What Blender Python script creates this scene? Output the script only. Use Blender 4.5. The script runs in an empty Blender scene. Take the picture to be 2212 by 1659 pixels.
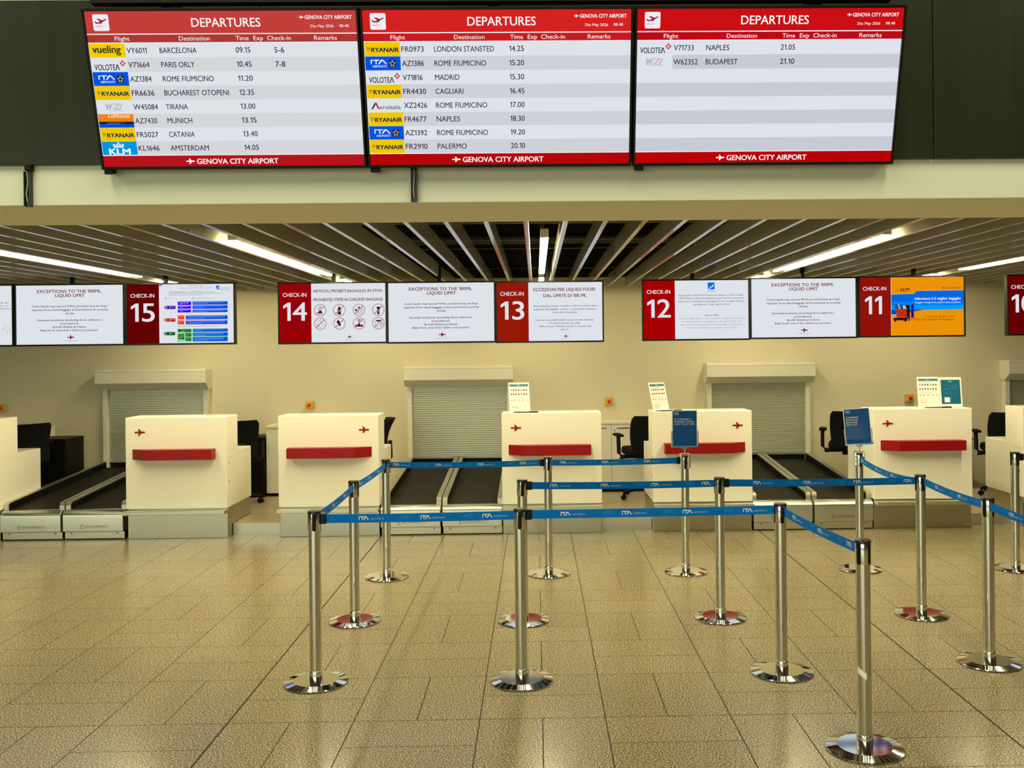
import bpy, bmesh, math, random, re
from mathutils import Vector, Matrix
random.seed(7)
sc = bpy.context.scene
COL = sc.collection

# ------------------------------------------------------------------ camera, world, light, exposure
cam = bpy.data.objects.new('camera', bpy.data.cameras.new('camera'))
COL.objects.link(cam)
cam.data.sensor_fit = 'HORIZONTAL'
cam.data.sensor_width = 36.0
cam.data.lens = 33.69
cam.data.shift_x = -0.03928
cam.data.shift_y = -0.03476
YAW, PITCH, ROLL = 0.0171340776, -0.000765302778, -0.0104502957
cy_, sy_, cp_, sp_, cr_, sr_ = (math.cos(YAW), math.sin(YAW), math.cos(PITCH), math.sin(PITCH), math.cos(ROLL), math.sin(ROLL))
Rw = (Matrix(((cr_, -sr_, 0), (sr_, cr_, 0), (0, 0, 1))) @ Matrix(((1, 0, 0), (0, cp_, sp_), (0, -sp_, cp_)))
      @ Matrix(((1, 0, 0), (0, 0, -1), (0, 1, 0))) @ Matrix(((cy_, -sy_, 0), (sy_, cy_, 0), (0, 0, 1))))
right, down, fwd = Rw[0], Rw[1], Rw[2]
M = Matrix((right, -down, -fwd)).transposed().to_4x4()
M.translation = Vector((0.28566, -4.58136, 1.77142))
cam.matrix_world = M
cam.data.clip_start = 0.05
sc.camera = cam

sc.view_settings.view_transform = 'Standard'
sc.view_settings.look = 'None'
sc.view_settings.gamma = 1.0
sc.view_settings.use_curve_mapping = False
sc.view_settings.exposure = 0.0

world = bpy.data.worlds.new('world')
sc.world = world
world.use_nodes = True
world.node_tree.nodes['Background'].inputs[0].default_value = (0.9, 1.0, 0.85, 1)
world.node_tree.nodes['Background'].inputs[1].default_value = 0.6

LAMP_RADIANCE = 112.0
LAMP_COLOR = (1.0, 0.885, 0.54)
def area(name, loc, rot, sx, sy, watts, col):
    l = bpy.data.lights.new(name, 'AREA'); l.shape = 'RECTANGLE'; l.size = sx; l.size_y = sy
    l.energy = watts; l.color = col
    o = bpy.data.objects.new(name, l); COL.objects.link(o); o.location = loc; o.rotation_euler = rot
    return o
# daylight through the big windows of the hall's street side, behind and left of the camera
DAY = (0.95, 1.0, 0.74)
DAY_W = 6.6                                                       # watts per square metre of glass
for wx in (-12.6, -9.4, -6.2, -3.0, 0.2):
    area('window_daylight', (wx, -12.9, 2.45), (math.radians(90), 0, 0), 3.0, 4.3, DAY_W * 12.9, DAY)
# lamps of the hall's high ceiling
for wx in (-7.5, -2.5, 2.5, 7.5):
    area('hall_ceiling_lamp', (wx, -5.0, 6.9), (0, 0, 0), 1.2, 6.0, 265, (1.0, 0.95, 0.66))

# ------------------------------------------------------------------ materials
def lin(c):
    return tuple((x / 12.92 if x <= 0.04045 else ((x + 0.055) / 1.055) ** 2.4) for x in (v / 255.0 for v in c))
MATS = {}
def pbr(name, col, rough=0.5, metal=0.0, spec=0.5, bump=None, noise=None, coat=0.0, aniso=0.0):
    """principled material; noise = (scale xyz, amount) mottles the roughness and, slightly, the colour"""
    if name in MATS: return MATS[name]
    m = bpy.data.materials.new(name); m.use_nodes = True
    nt = m.node_tree; b = nt.nodes['Principled BSDF']
    b.inputs['Base Color'].default_value = (*col, 1); b.inputs['Roughness'].default_value = rough
    b.inputs['Metallic'].default_value = metal; b.inputs['Specular IOR Level'].default_value = spec
    b.inputs['Coat Weight'].default_value = coat
    if aniso:
        b.inputs['Anisotropic'].default_value = aniso
    if noise:
        tc = nt.nodes.new('ShaderNodeTexCoord'); mp = nt.nodes.new('ShaderNodeMapping')
        mp.inputs['Scale'].default_value = noise[0]
        n = nt.nodes.new('ShaderNodeTexNoise'); n.inputs['Scale'].default_value = 1.0; n.inputs['Detail'].default_value = 3
        nt.links.new(tc.outputs['Object'], mp.inputs[0]); nt.links.new(mp.outputs[0], n.inputs[0])
        r = nt.nodes.new('ShaderNodeMapRange')
        r.inputs[3].default_value = max(0.02, rough - noise[1]); r.inputs[4].default_value = min(1, rough + noise[1])
        nt.links.new(n.outputs[0], r.inputs[0]); nt.links.new(r.outputs[0], b.inputs['Roughness'])
        mx = nt.nodes.new('ShaderNodeMix'); mx.data_type = 'RGBA'
        k = noise[2] if len(noise) > 2 else 0.06
        mx.inputs[6].default_value = (*[c * (1 - k) for c in col], 1); mx.inputs[7].default_value = (*[min(1, c * (1 + k)) for c in col], 1)
        nt.links.new(n.outputs[0], mx.inputs[0]); nt.links.new(mx.outputs[2], b.inputs['Base Color'])
        if bump:
            bp = nt.nodes.new('ShaderNodeBump'); bp.inputs['Strength'].default_value = bump; bp.inputs['Distance'].default_value = 0.002
            nt.links.new(n.outputs[0], bp.inputs['Height']); nt.links.new(bp.outputs[0], b.inputs['Normal'])
    MATS[name] = m
    return m
def glow(rgb, k=1.0):
    """light given off by a screen, in the colour shown (sRGB 0-255)"""
    key = 'screen_%02x%02x%02x_%g' % (*rgb, k)
    if key in MATS: return MATS[key]
    m = bpy.data.materials.new(key); m.use_nodes = True; nt = m.node_tree
    nt.nodes.clear(); o = nt.nodes.new('ShaderNodeOutputMaterial'); e = nt.nodes.new('ShaderNodeEmission')
    e.inputs[0].default_value = (*lin(rgb), 1); e.inputs[1].default_value = k
    nt.links.new(e.outputs[0], o.inputs[0]); MATS[key] = m
    return m
def ink(rgb):
    return pbr('ink_%02x%02x%02x' % rgb, lin(rgb), 0.5, spec=0.15)

WALL = pbr('wall_paint', (0.75, 0.675, 0.465), 0.75, noise=((3, 3, 3), 0.05, 0.02))
CREAM = pbr('cream_plaster', (0.68, 0.70, 0.56), 0.6, noise=((2, 2, 2), 0.05, 0.02))
SOFFIT = pbr('soffit_paint', (0.84, 0.78, 0.61), 0.7, noise=((2, 2, 2), 0.05, 0.02))
FASCIA = pbr('dark_green_fascia', (0.021, 0.025, 0.011), 0.30, spec=0.25, noise=((14, 14, 0.6), 0.06, 0.2))
LAMINATE = pbr('white_laminate', (0.82, 0.785, 0.645), 0.35, noise=((6, 6, 6), 0.04, 0.01))
BOXWHITE = pbr('shutter_white', (0.80, 0.75, 0.60), 0.4)
SHUT = pbr('shutter_aluminium', (0.46, 0.465, 0.35), 0.34, 0.35, noise=((2, 2, 40), 0.08, 0.08))
STEEL = pbr('brushed_steel', (0.47, 0.46, 0.37), 0.25, 1.0, aniso=0.5, noise=((1.5, 60, 220), 0.05, 0.05), bump=0.02)
STEEL2 = pbr('satin_steel', (0.66, 0.66, 0.57), 0.34, 1.0, noise=((1.5, 60, 160), 0.06, 0.05), aniso=0.75)
CHROME = pbr('chrome', (0.78, 0.77, 0.72), 0.07, 1.0)
POLE = pbr('polished_steel_tube', (0.66, 0.67, 0.62), 0.065, 1.0)
RED = pbr('red_lacquer', (0.26, 0.0015, 0.003), 0.4, spec=0.25)
BLACK = pbr('black_plastic', (0.004, 0.0035, 0.003), 0.5, spec=0.2)
CAPTOP = pbr('gloss_black_cap', (0.02, 0.016, 0.013), 0.12)
FABRIC = pbr('black_fabric', (0.004, 0.004, 0.005), 0.9, spec=0.15, noise=((300, 300, 300), 0.05, 0.3))
RUBBER = pbr('conveyor_rubber', (0.0065, 0.005, 0.0025), 0.6, spec=0.25, noise=((30, 6, 30), 0.12, 0.5), bump=0.2)
BELTBLUE = pbr('woven_blue_belt', lin((0, 106, 192)), 0.7, spec=0.1, noise=((4, 500, 500), 0.05, 0.04))
SLAT = pbr('slat_paint', (0.44, 0.42, 0.32), 0.16)
VOID = pbr('void_black', (0.006, 0.006, 0.005), 0.9)
DUCT = pbr('duct_dark', (0.012, 0.012, 0.010), 0.5)
LAMPBODY = pbr('lamp_white', (0.8, 0.78, 0.7), 0.4)
PAPER = pbr('white_paper', (0.85, 0.82, 0.74), 0.5)
GREYMETAL = pbr('grey_metal', (0.30, 0.30, 0.27), 0.35, 0.8)
YELLOW = pbr('yellow_plastic', lin((235, 170, 10)), 0.4)
MUSHROOM = pbr('red_button', (0.45, 0.01, 0.008), 0.3)
BOXGREY = pbr('grey_plastic', (0.45, 0.42, 0.32), 0.5)
LINO = pbr('platform_lino', (0.42, 0.34, 0.21), 0.35, noise=((60, 60, 60), 0.05, 0.06))
HALLWALL = pbr('hall_wall', (0.10, 0.085, 0.05), 0.7)
HALLCEIL = pbr('hall_ceiling', (0.22, 0.20, 0.14), 0.8)
BRACKET = pbr('taped_steel', (0.035, 0.04, 0.03), 0.3, 0.4, noise=((40, 40, 6), 0.1, 0.4))
LAMPGLOW = bpy.data.materials.new('lamp_diffuser'); LAMPGLOW.use_nodes = True
_b = LAMPGLOW.node_tree.nodes['Principled BSDF']
_b.inputs['Emission Color'].default_value = (*LAMP_COLOR, 1); _b.inputs['Emission Strength'].default_value = LAMP_RADIANCE
_b.inputs['Base Color'].default_value = (0.8, 0.8, 0.8, 1)
ACRYL = bpy.data.materials.new('clear_acrylic'); ACRYL.use_nodes = True
_n = ACRYL.node_tree; _n.nodes.clear()
_o = _n.nodes.new('ShaderNodeOutputMaterial'); _t = _n.nodes.new('ShaderNodeBsdfTransparent'); _g = _n.nodes.new('ShaderNodeBsdfGlossy')
_g.inputs['Roughness'].default_value = 0.03; _mx = _n.nodes.new('ShaderNodeMixShader'); _mx.inputs[0].default_value = 0.015
_n.links.new(_t.outputs[0], _mx.inputs[1]); _n.links.new(_g.outputs[0], _mx.inputs[2]); _n.links.new(_mx.outputs[0], _o.inputs[0])

def floor_material():
    m = bpy.data.materials.new('granite_basketweave'); m.use_nodes = True
    nt = m.node_tree; N = nt.nodes; L = nt.links; b = N['Principled BSDF']
    geo = N.new('ShaderNodeNewGeometry'); sep = N.new('ShaderNodeSeparateXYZ'); L.new(geo.outputs['Position'], sep.inputs[0])
    def mth(op, a, c=None):
        n = N.new('ShaderNodeMath'); n.operation = op
        for i, v in enumerate((a, c)):
            if v is None: continue
            if isinstance(v, (int, float)): n.inputs[i].default_value = v
            else: L.new(v, n.inputs[i])
        return n.outputs[0]
    ux = mth('DIVIDE', sep.outputs[0], 0.6); uy = mth('DIVIDE', sep.outputs[1], 0.6)
    ix = mth('FLOOR', ux); iy = mth('FLOOR', uy)
    fx = mth('FRACT', ux); fy = mth('FRACT', uy)
    par = mth('FLOORED_MODULO', mth('ADD', ix, iy), 2.0)           # odd: split lengthwise, even: split across
    def edge(f, at):                                              # distance in metres from the joint at fraction `at`
        return mth('MULTIPLY', mth('ABSOLUTE', mth('SUBTRACT', f, at)), 0.6)
    def cellend(f): return mth('MULTIPLY', mth('MINIMUM', f, mth('SUBTRACT', 1.0, f)), 0.6)
    half = mth('ADD', mth('MULTIPLY', edge(fx, 0.5), par), mth('MULTIPLY', edge(fy, 0.5), mth('SUBTRACT', 1.0, par)))
    d = mth('MINIMUM', mth('MINIMUM', cellend(fx), cellend(fy)), half)
    joint = mth('LESS_THAN', d, 0.0026)
    def wide(u, off):                                             # the wider movement joints every 3.6 m
        f = mth('FRACT', mth('DIVIDE', mth('ADD', u, off), 6.0))
        return mth('MULTIPLY', mth('MINIMUM', f, mth('SUBTRACT', 1.0, f)), 3.6)
    big = mth('MAXIMUM', mth('LESS_THAN', wide(ux, 2.0), 0.0048), mth('LESS_THAN', wide(uy, 0.0), 0.0030))
    J = mth('MAXIMUM', joint, big)
    # tile id, for a slight tone change from tile to tile
    sx = mth('FLOOR', mth('MULTIPLY', ux, 2.0)); sy = mth('FLOOR', mth('MULTIPLY', uy, 2.0))
    tx = mth('ADD', mth('MULTIPLY', sx, par), mth('MULTIPLY', mth('MULTIPLY', ix, 2.0), mth('SUBTRACT', 1.0, par)))
    ty = mth('ADD', mth('MULTIPLY', sy, mth('SUBTRACT', 1.0, par)), mth('MULTIPLY', mth('MULTIPLY', iy, 2.0), par))
    cmb = N.new('ShaderNodeCombineXYZ'); L.new(tx, cmb.inputs[0]); L.new(ty, cmb.inputs[1])
    wn = N.new('ShaderNodeTexWhiteNoise'); wn.noise_dimensions = '2D'; L.new(cmb.outputs[0], wn.inputs['Vector'])
    n1 = N.new('ShaderNodeTexNoise'); n1.inputs['Scale'].default_value = 150; n1.inputs['Detail'].default_value = 2.0; n1.inputs['Roughness'].default_value = 0.7
    L.new(geo.outputs['Position'], n1.inputs['Vector'])
    ramp = N.new('ShaderNodeValToRGB'); L.new(n1.outputs[0], ramp.inputs[0])
    cr = ramp.color_ramp; cr.elements[0].position = 0.40; cr.elements[0].color = (0.040, 0.029, 0.012, 1)
    cr.elements[1].position = 0.62; cr.elements[1].color = (0.60, 0.53, 0.34, 1)
    e = cr.elements.new(0.47); e.color = (0.135, 0.104, 0.050, 1)
    e = cr.elements.new(0.56); e.color = (0.285, 0.232, 0.125, 1)
    n2 = N.new('ShaderNodeTexNoise'); n2.inputs['Scale'].default_value = 1.1; n2.inputs['Detail'].default_value = 4
    L.new(geo.outputs['Position'], n2.inputs['Vector'])
    tone = mth('ADD', mth('ADD', 1.06, mth('MULTIPLY', wn.outputs[0], 0.10)), mth('MULTIPLY', n2.outputs[0], 0.22))
    mul = N.new('ShaderNodeMix'); mul.data_type = 'RGBA'; mul.blend_type = 'MULTIPLY'; mul.inputs[0].default_value = 1
    cmb2 = N.new('ShaderNodeCombineXYZ'); [L.new(tone, cmb2.inputs[i]) for i in range(3)]
    L.new(ramp.outputs[0], mul.inputs[6]); L.new(cmb2.outputs[0], mul.inputs[7])
    mix = N.new('ShaderNodeMix'); mix.data_type = 'RGBA'; L.new(J, mix.inputs[0]); L.new(mul.outputs[2], mix.inputs[6])
    mix.inputs[7].default_value = (0.022, 0.015, 0.005, 1)
    L.new(mix.outputs[2], b.inputs['Base Color'])
    rg = mth('ADD', 0.17, mth('ADD', mth('MULTIPLY', n1.outputs[0], 0.10), mth('MULTIPLY', J, 0.5)))
    L.new(rg, b.inputs['Roughness']); b.inputs['Specular IOR Level'].default_value = 0.30
    bp = N.new('ShaderNodeBump'); bp.inputs['Strength'].default_value = 0.25; bp.inputs['Distance'].default_value = 0.002; bp.invert = True
    L.new(J, bp.inputs['Height']); L.new(bp.outputs[0], b.inputs['Normal'])
    return m
FLOORMAT = floor_material()

# ------------------------------------------------------------------ mesh building
class MB:
    def __init__(s): s.v = []; s.f = []; s.m = []
    def add(s, vs, fs, mi=0):
        o = len(s.v); s.v += [tuple(p) for p in vs]
        for f in fs: s.f.append(tuple(i + o for i in f)); s.m.append(mi)
        return s
    def box(s, x0, x1, y0, y1, z0, z1, mi=0):
        return s.add([(x0, y0, z0), (x1, y0, z0), (x1, y1, z0), (x0, y1, z0), (x0, y0, z1), (x1, y0, z1), (x1, y1, z1), (x0, y1, z1)],
                     [(3, 2, 1, 0), (4, 5, 6, 7), (0, 1, 5, 4), (1, 2, 6, 5), (2, 3, 7, 6), (3, 0, 4, 7)], mi)
    def prism(s, poly, axis, a0, a1, mi=0):
        """poly in the plane across `axis` (x: (y,z), y: (x,z), z: (x,y)), swept from a0 to a1"""
        n = len(poly)
        def P(p, a): return {'x': (a, p[0], p[1]), 'y': (p[0], a, p[1]), 'z': (p[0], p[1], a)}[axis]
        vs = [P(p, a0) for p in poly] + [P(p, a1) for p in poly]
        fs = [tuple(range(n))[::-1], tuple(range(n, 2 * n))] + [(i, (i + 1) % n, n + (i + 1) % n, n + i) for i in range(n)]
        return s.add(vs, fs, mi)
    def lathe(s, prof, c=(0, 0, 0), n=40, mi=0, caps=True):
        vs = []; fs = []
        for (r, z) in prof:
            for i in range(n):
                a = 2 * math.pi * i / n; vs.append((c[0] + r * math.cos(a), c[1] + r * math.sin(a), c[2] + z))
        for j in range(len(prof) - 1):
            for i in range(n):
                k = (i + 1) % n; fs.append((j * n + i, j * n + k, (j + 1) * n + k, (j + 1) * n + i))
        if caps:
            fs.append(tuple(range(n))[::-1]); fs.append(tuple((len(prof) - 1) * n + i for i in range(n)))
        return s.add(vs, fs, mi)
    def tube(s, pts, r, n=12, mi=0):
        pts = [Vector(p) for p in pts]; rs = r if isinstance(r, (list, tuple)) else [r] * len(pts)
        vs = []; fs = []; up = Vector((0, 0, 1))
        for k, p in enumerate(pts):
            d = (pts[min(k + 1, len(pts) - 1)] - pts[max(k - 1, 0)]).normalized()
            a = d.cross(up if abs(d.z) < 0.95 else Vector((1, 0, 0))).normalized(); b = d.cross(a)
            for i in range(n):
                t = 2 * math.pi * i / n; vs.append(p + (a * math.cos(t) + b * math.sin(t)) * rs[k])
        for j in range(len(pts) - 1):
            for i in range(n):
                k = (i + 1) % n; fs.append((j * n + i, j * n + k, (j + 1) * n + k, (j + 1) * n + i))
        fs.append(tuple(range(n))[::-1]); fs.append(tuple((len(pts) - 1) * n + i for i in range(n)))
        return s.add(vs, fs, mi)
    def grid(s, rows, mi=0, close=False):
        n = len(rows[0]); vs = [p for r in rows for p in r]; fs = []
        for j in range(len(rows) - 1):
            for i in range(n - (0 if close else 1)):
                k = (i + 1) % n; fs.append((j * n + i, j * n + k, (j + 1) * n + k, (j + 1) * n + i))
        return s.add(vs, fs, mi)
    def xform(s, mat):
        s.v = [tuple(mat @ Vector(p)) for p in s.v]; return s
    def build(s, name, mats, parent=None, bevel=0, seg=2, smooth=None, loc=None, fix=True, kind=None):
        me = bpy.data.meshes.new(name); me.from_pydata(s.v, [], s.f)
        if not isinstance(mats, (list, tuple)): mats = [mats]
        for m in mats: me.materials.append(m)
        me.polygons.foreach_set('material_index', s.m)
        if fix:
            bm = bmesh.new(); bm.from_mesh(me); bmesh.ops.recalc_face_normals(bm, faces=bm.faces); bm.to_mesh(me); bm.free()
        if smooth:
            me.polygons.foreach_set('use_smooth', [True] * len(me.polygons)); me.set_sharp_from_angle(angle=math.radians(smooth))
        me.update()
        o = bpy.data.objects.new(name, me); COL.objects.link(o)
        if parent: o.parent = parent
        if loc: o.location = loc
        if bevel:
            b = o.modifiers.new('bevel', 'BEVEL'); b.width = bevel; b.segments = seg; b.limit_method = 'ANGLE'; b.angle_limit = math.radians(35)
            b.harden_normals = False
        if kind: o['kind'] = kind
        return o
def thing(name, label, cat, loc=(0, 0, 0), rz=0.0, group=None, rx=0.0):
    o = bpy.data.objects.new(name, None); COL.objects.link(o); o.location = loc; o.rotation_euler = (rx, 0, rz)
    o.empty_display_size = 0.1
    return tag(o, label, cat, group)
def tag(o, label, cat, group=None):
    o['label'] = label; o['category'] = cat
    if group: o['group'] = group
    return o
def copy_tree(o, parent=None):
    c = o.copy(); COL.objects.link(c)
    if parent: c.parent = parent
    for ch in list(o.children): copy_tree(ch, c)
    return c
def rrect(x0, x1, y0, y1, r, n=5):
    out = []
    for cx, cy, a0 in ((x1 - r, y1 - r, 0), (x0 + r, y1 - r, 90), (x0 + r, y0 + r, 180), (x1 - r, y0 + r, 270)):
        for i in range(n + 1):
            a = math.radians(a0 + 90 * i / n); out.append((cx + r * math.cos(a), cy + r * math.sin(a)))
    return out

# ------------------------------------------------------------------ lettering and flat graphics
_tc = {}; _pc = {}
CAP = 0.682                                                       # cap height of the built-in face
WEIGHT = {'l': [(0, 0)], 'r': [(0, 0)], 'm': [(-0.014, -0.006), (0.014, -0.006), (0.014, 0.006), (-0.014, 0.006)], 'b': [(x, y) for x in (-0.026, 0.026) for y in (-0.014, 0.014)] + [(0, 0)],
          'x': [(x, y) for x in (-0.050, 0.050) for y in (-0.020, 0.020)] + [(-0.02, 0), (0.02, 0)]}
def piece(s, res, off):
    """outline fill of a run of characters: (verts, faces) in cap heights"""
    k = (s, res, off)
    if k not in _pc:
        c = bpy.data.curves.new('lettering', 'FONT'); c.body = s; c.resolution_u = res; c.offset = off
        o = bpy.data.objects.new('lettering', c); me = bpy.data.meshes.new_from_object(o)
        _pc[k] = ([(v.co.x / CAP, v.co.y / CAP) for v in me.vertices], [tuple(p.vertices) for p in me.polygons])
        bpy.data.objects.remove(o); bpy.data.curves.remove(c); bpy.data.meshes.remove(me)
    return _pc[k]
def advance(s):
    w = lambda q: max(v[0] for v in piece(q, 1, 0.0)[0])
    return w(s + 'H') - w('H')
ONE = [(0.20, 0.0), (0.335, 0.0), (0.335, 1.0), (0.22, 1.0), (0.0, 0.83), (0.0, 0.68), (0.20, 0.83)]      # a 1 with a flag
def glyphs(s, w='r', res=2, sp=1.0):
    """one line of lettering, cap height 1: (verts, faces, left, right)"""
    k = (s, w, res)
    if k in _tc: return _tc[k]
    off = -0.008 if w == 'l' else 0.0
    vs, fs, x = [], [], 0.0
    for run in re.findall('1|[^1]+', s):
        if run == '1': pv, pf, ox, adv = ONE, [tuple(range(7))], 0.08, 0.52
        else: (pv, pf), ox, adv = piece(run, res, off), 0.0, advance(run)
        for dx, dy in WEIGHT[w]:
            o = len(vs); vs += [(px + x + ox + dx, py + dy) for px, py in pv]; fs += [tuple(q + o for q in f) for f in pf]
        x += adv
    xs = [v[0] for v in vs] or [0]
    _tc[k] = (vs, fs, min(xs), max(xs)); return _tc[k]
PLANE = [(0.00, 0.075), (0.40, 0.075), (0.34, 0.33), (0.45, 0.33), (0.66, 0.085), (0.97, 0.085), (1.0, 0.05), (1.0, -0.05), (0.97, -0.085),
         (0.66, -0.085), (0.45, -0.33), (0.34, -0.33), (0.40, -0.075), (0.00, -0.075)]
ITA_I = [[(0.0, 0.0), (0.17, 0.0), (0.17, 0.78), (0.36, 0.78), (0.36, 1.0), (0.10, 1.0), (0.0, 0.9)]]
ITA_T = [[(0.46, 0.78), (0.80, 0.78), (0.80, 0.0), (0.98, 0.0), (0.98, 0.78), (1.36, 0.78), (1.50, 1.0), (0.46, 1.0)]]
ITA_A = [[(1.18, 0.0), (1.40, 0.0), (1.95, 0.80), (1.80, 1.0), (1.72, 1.0)], [(1.80, 1.0), (1.95, 0.80), (2.48, 0.0), (2.72, 0.0), (2.06, 1.0)]]
ITA = ITA_I + ITA_T + ITA_A
ITA_TRI = [(1.60, 0.0), (1.95, 0.30), (2.10, 0.0)]
class G:
    """flat artwork of width w, height h (metres) in its own plane; u from the left, v from the top, both 0-1; layers 0.5 mm apart"""
    STEP = 0.0005
    def __init__(s, w, h, mk, res=2): s.w, s.h, s.mk, s.res = w, h, mk, res; s.mb = MB(); s.mats = []; s.keys = {}
    def mi(s, col):
        if col not in s.keys: s.keys[col] = len(s.mats); s.mats.append(s.mk(col))
        return s.keys[col]
    def pt(s, u, v, L): return (u * s.w, -L * s.STEP, (1 - v) * s.h)
    def rect(s, u0, v0, u1, v1, col, L=1): return s.poly([(u0, v0), (u0, v1), (u1, v1), (u1, v0)], col, L)
    def poly(s, pts, col, L=1):
        s.mb.add([s.pt(u, v, L) for u, v in pts], [tuple(range(len(pts)))], s.mi(col))
    def rrect(s, u0, v0, u1, v1, r, col, L=1):
        s.poly([(x / s.w, y / s.h) for x, y in rrect(u0 * s.w, u1 * s.w, v0 * s.h, v1 * s.h, r)][::-1], col, L)
    def disc(s, u, v, r, col, L=1, n=20, sx=1.0):
        s.poly([(u + r * sx * math.cos(t) / s.w, v + r * math.sin(t) / s.h) for t in (-2 * math.pi * i / n for i in range(n))], col, L)
    def ring(s, u, v, r, t, col, L=1, n=28):
        vs = []; fs = []
        for i in range(n):
            a = 2 * math.pi * i / n
            for q in (r - t, r): vs.append(s.pt(u + q * math.cos(a) / s.w, v + q * math.sin(a) / s.h, L))
        for i in range(n):
            k = (i + 1) % n; fs.append((2 * i, 2 * i + 1, 2 * k + 1, 2 * k))
        s.mb.add(vs, fs, s.mi(col))
    def line(s, u0, v0, u1, v1, t, col, L=1):
        a = Vector((u0 * s.w, v0 * s.h)); b = Vector((u1 * s.w, v1 * s.h)); d = (b - a).normalized(); n = Vector((-d.y, d.x)) * t / 2
        s.poly([((p.x) / s.w, (p.y) / s.h) for p in (a + n, b + n, b - n, a - n)], col, L)
    def shape(s, polys, u, vb, k, col, L=1, flip=False, wid=0, kx=None):
        """polygons in units of height k (metres), foot at (u, vb)"""
        kx = kx or k
        for P in polys:
            q = [(u + ((wid - x) if flip else x) * kx / s.w, vb - y * k / s.h) for x, y in P]
            s.poly(q if flip else q[::-1], col, L)
    def plane(s, u, vc, wid, col, L=1): s.shape([PLANE], u, vc, wid, col, L)
    def text(s, t, u0, u1, vb, cap, col, w='r', L=1, shear=0.0, vc=None, res=None, sp=1.0):
        """lettering from u0 to u1 (u1 None: natural width) on the base line vb, or centred on vc; cap = cap height in v"""
        vs, fs, a, b = glyphs(t, w, res or s.res, sp); H = cap * s.h
        kx = ((u1 - u0) * s.w / (b - a)) if u1 is not None else H
        if vc is not None: vb = vc + cap / 2
        s.mb.add([(u0 * s.w + (x - a) * kx + shear * y * H, -L * s.STEP, (1 - vb) * s.h + y * H) for x, y in vs], fs, s.mi(col))
    def build(s, name, parent, loc=(0, 0, 0)):
        return s.mb.build(name, s.mats, parent, loc=loc, fix=False)

# ------------------------------------------------------------------ the setting
def struct(name, mb, mats, **k): return mb.build(name, mats, kind='structure', **k)
X0, X1, YB, YW = -15.0, 13.0, -13.0, 6.78
struct('floor', MB().box(X0, X1, YB, YW + 0.2, -0.1, 0.0), FLOORMAT)
struct('wall_back', MB().box(X0, X1, YW, YW + 0.2, 0, 3.3), WALL)
struct('wall_left', MB().box(X0 - 0.2, X0, YB, YW + 0.2, 0, 7.2), HALLWALL)
struct('wall_right', MB().box(X1, X1 + 0.2, YB, YW + 0.2, 0, 7.2), HALLWALL)
fw = MB()
fw.box(X0, X1, YB - 0.2, YB, 0, 0.25); fw.box(X0, X1, YB - 0.2, YB, 4.65, 7.2); fw.box(1.8, X1, YB - 0.2, YB, 0.25, 4.65)
for a, b in ((X0, -14.15), (-11.08, -10.92), (-7.88, -7.72), (-4.68, -4.52), (-1.48, -1.32), (1.70, 1.8)): fw.box(a, b, YB - 0.2, YB, 0.25, 4.65)
struct('wall_front', fw, HALLWALL)
struct('ceiling', MB().box(X0, X1, YB, -0.0, 7.0, 7.2), HALLCEIL)
# bulkhead between the high hall and the low check-in ceiling
struct('trim_1', MB().box(X0, X1, 0.0, 0.715, 2.47, 7.2), [CREAM, SOFFIT], bevel=0.003)
tr = bpy.data.objects['trim_1']
for p in tr.data.polygons:
    if p.normal.z < -0.9: p.material_index = 1
fa = MB()
for a, b in ((X0, -4.2), (-4.196, -1.0), (-0.996, 2.197), (2.201, 5.4), (5.404, X1)): fa.box(a, b, -0.03, 0.0, 2.657, 3.432)
struct('trim_2', fa, FASCIA, bevel=0.002)
# low ceiling: black void, ducts, and the slats hung under it
cl = struct('ceiling', MB().box(X0, X1, 0.715, YW, 3.3, 3.4), VOID)
du = MB()
for y, z, r in ((2.2, 3.05, 0.09), (3.4, 2.98, 0.05), (4.6, 3.08, 0.12), (5.6, 2.95, 0.04), (6.2, 3.0, 0.06)): du.tube([(X0, y, z), (X1, y, z)], r, 12)
du.build('duct', DUCT, cl, smooth=40)
lights_k = {-17, -9, 0, 10, 18}
s0 = None
SL0, SLP = 0.237, 0.225
for k in range(-32, 31):
    x = SL0 + SLP * k
    if s0 is None:
        s0 = MB().box(-0.014, 0.014, 0.72, YW - 0.035, 2.48, 2.60).build('ceiling_slat', SLAT, cl, bevel=0.001, seg=1)
        s0.location.x = x
    else:
        c = s0.copy(); COL.objects.link(c); c.location.x = x
MB().box(X0, X1, YW - 0.03, YW - 0.006, 2.602, 3.3).build('void_lining', VOID, cl)  # black panel added so the wall above the slats reads dark
hang = MB()
for y in (1.4, 3.4, 5.4): hang.box(-7.2, 7.2, y, y + 0.03, 2.60, 2.63)
hang.build('slat_carrier', BLACK, cl)
# staff platform behind and between the desks
pf = MB()
for i in range(-1, 3):
    bx = -3.595 + 3.55 * i
    pf.box(bx + 0.95, bx + 1.435, 4.70, 5.30, 0.0, 0.112); pf.box(bx + 0.02, bx + 2.36, 5.30, 6.76, 0.0, 0.112)
pfo = struct('trim_3', pf, [LINO, STEEL2])
for p in pfo.data.polygons:
    if p.normal.y < -0.9: p.material_index = 1

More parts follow.
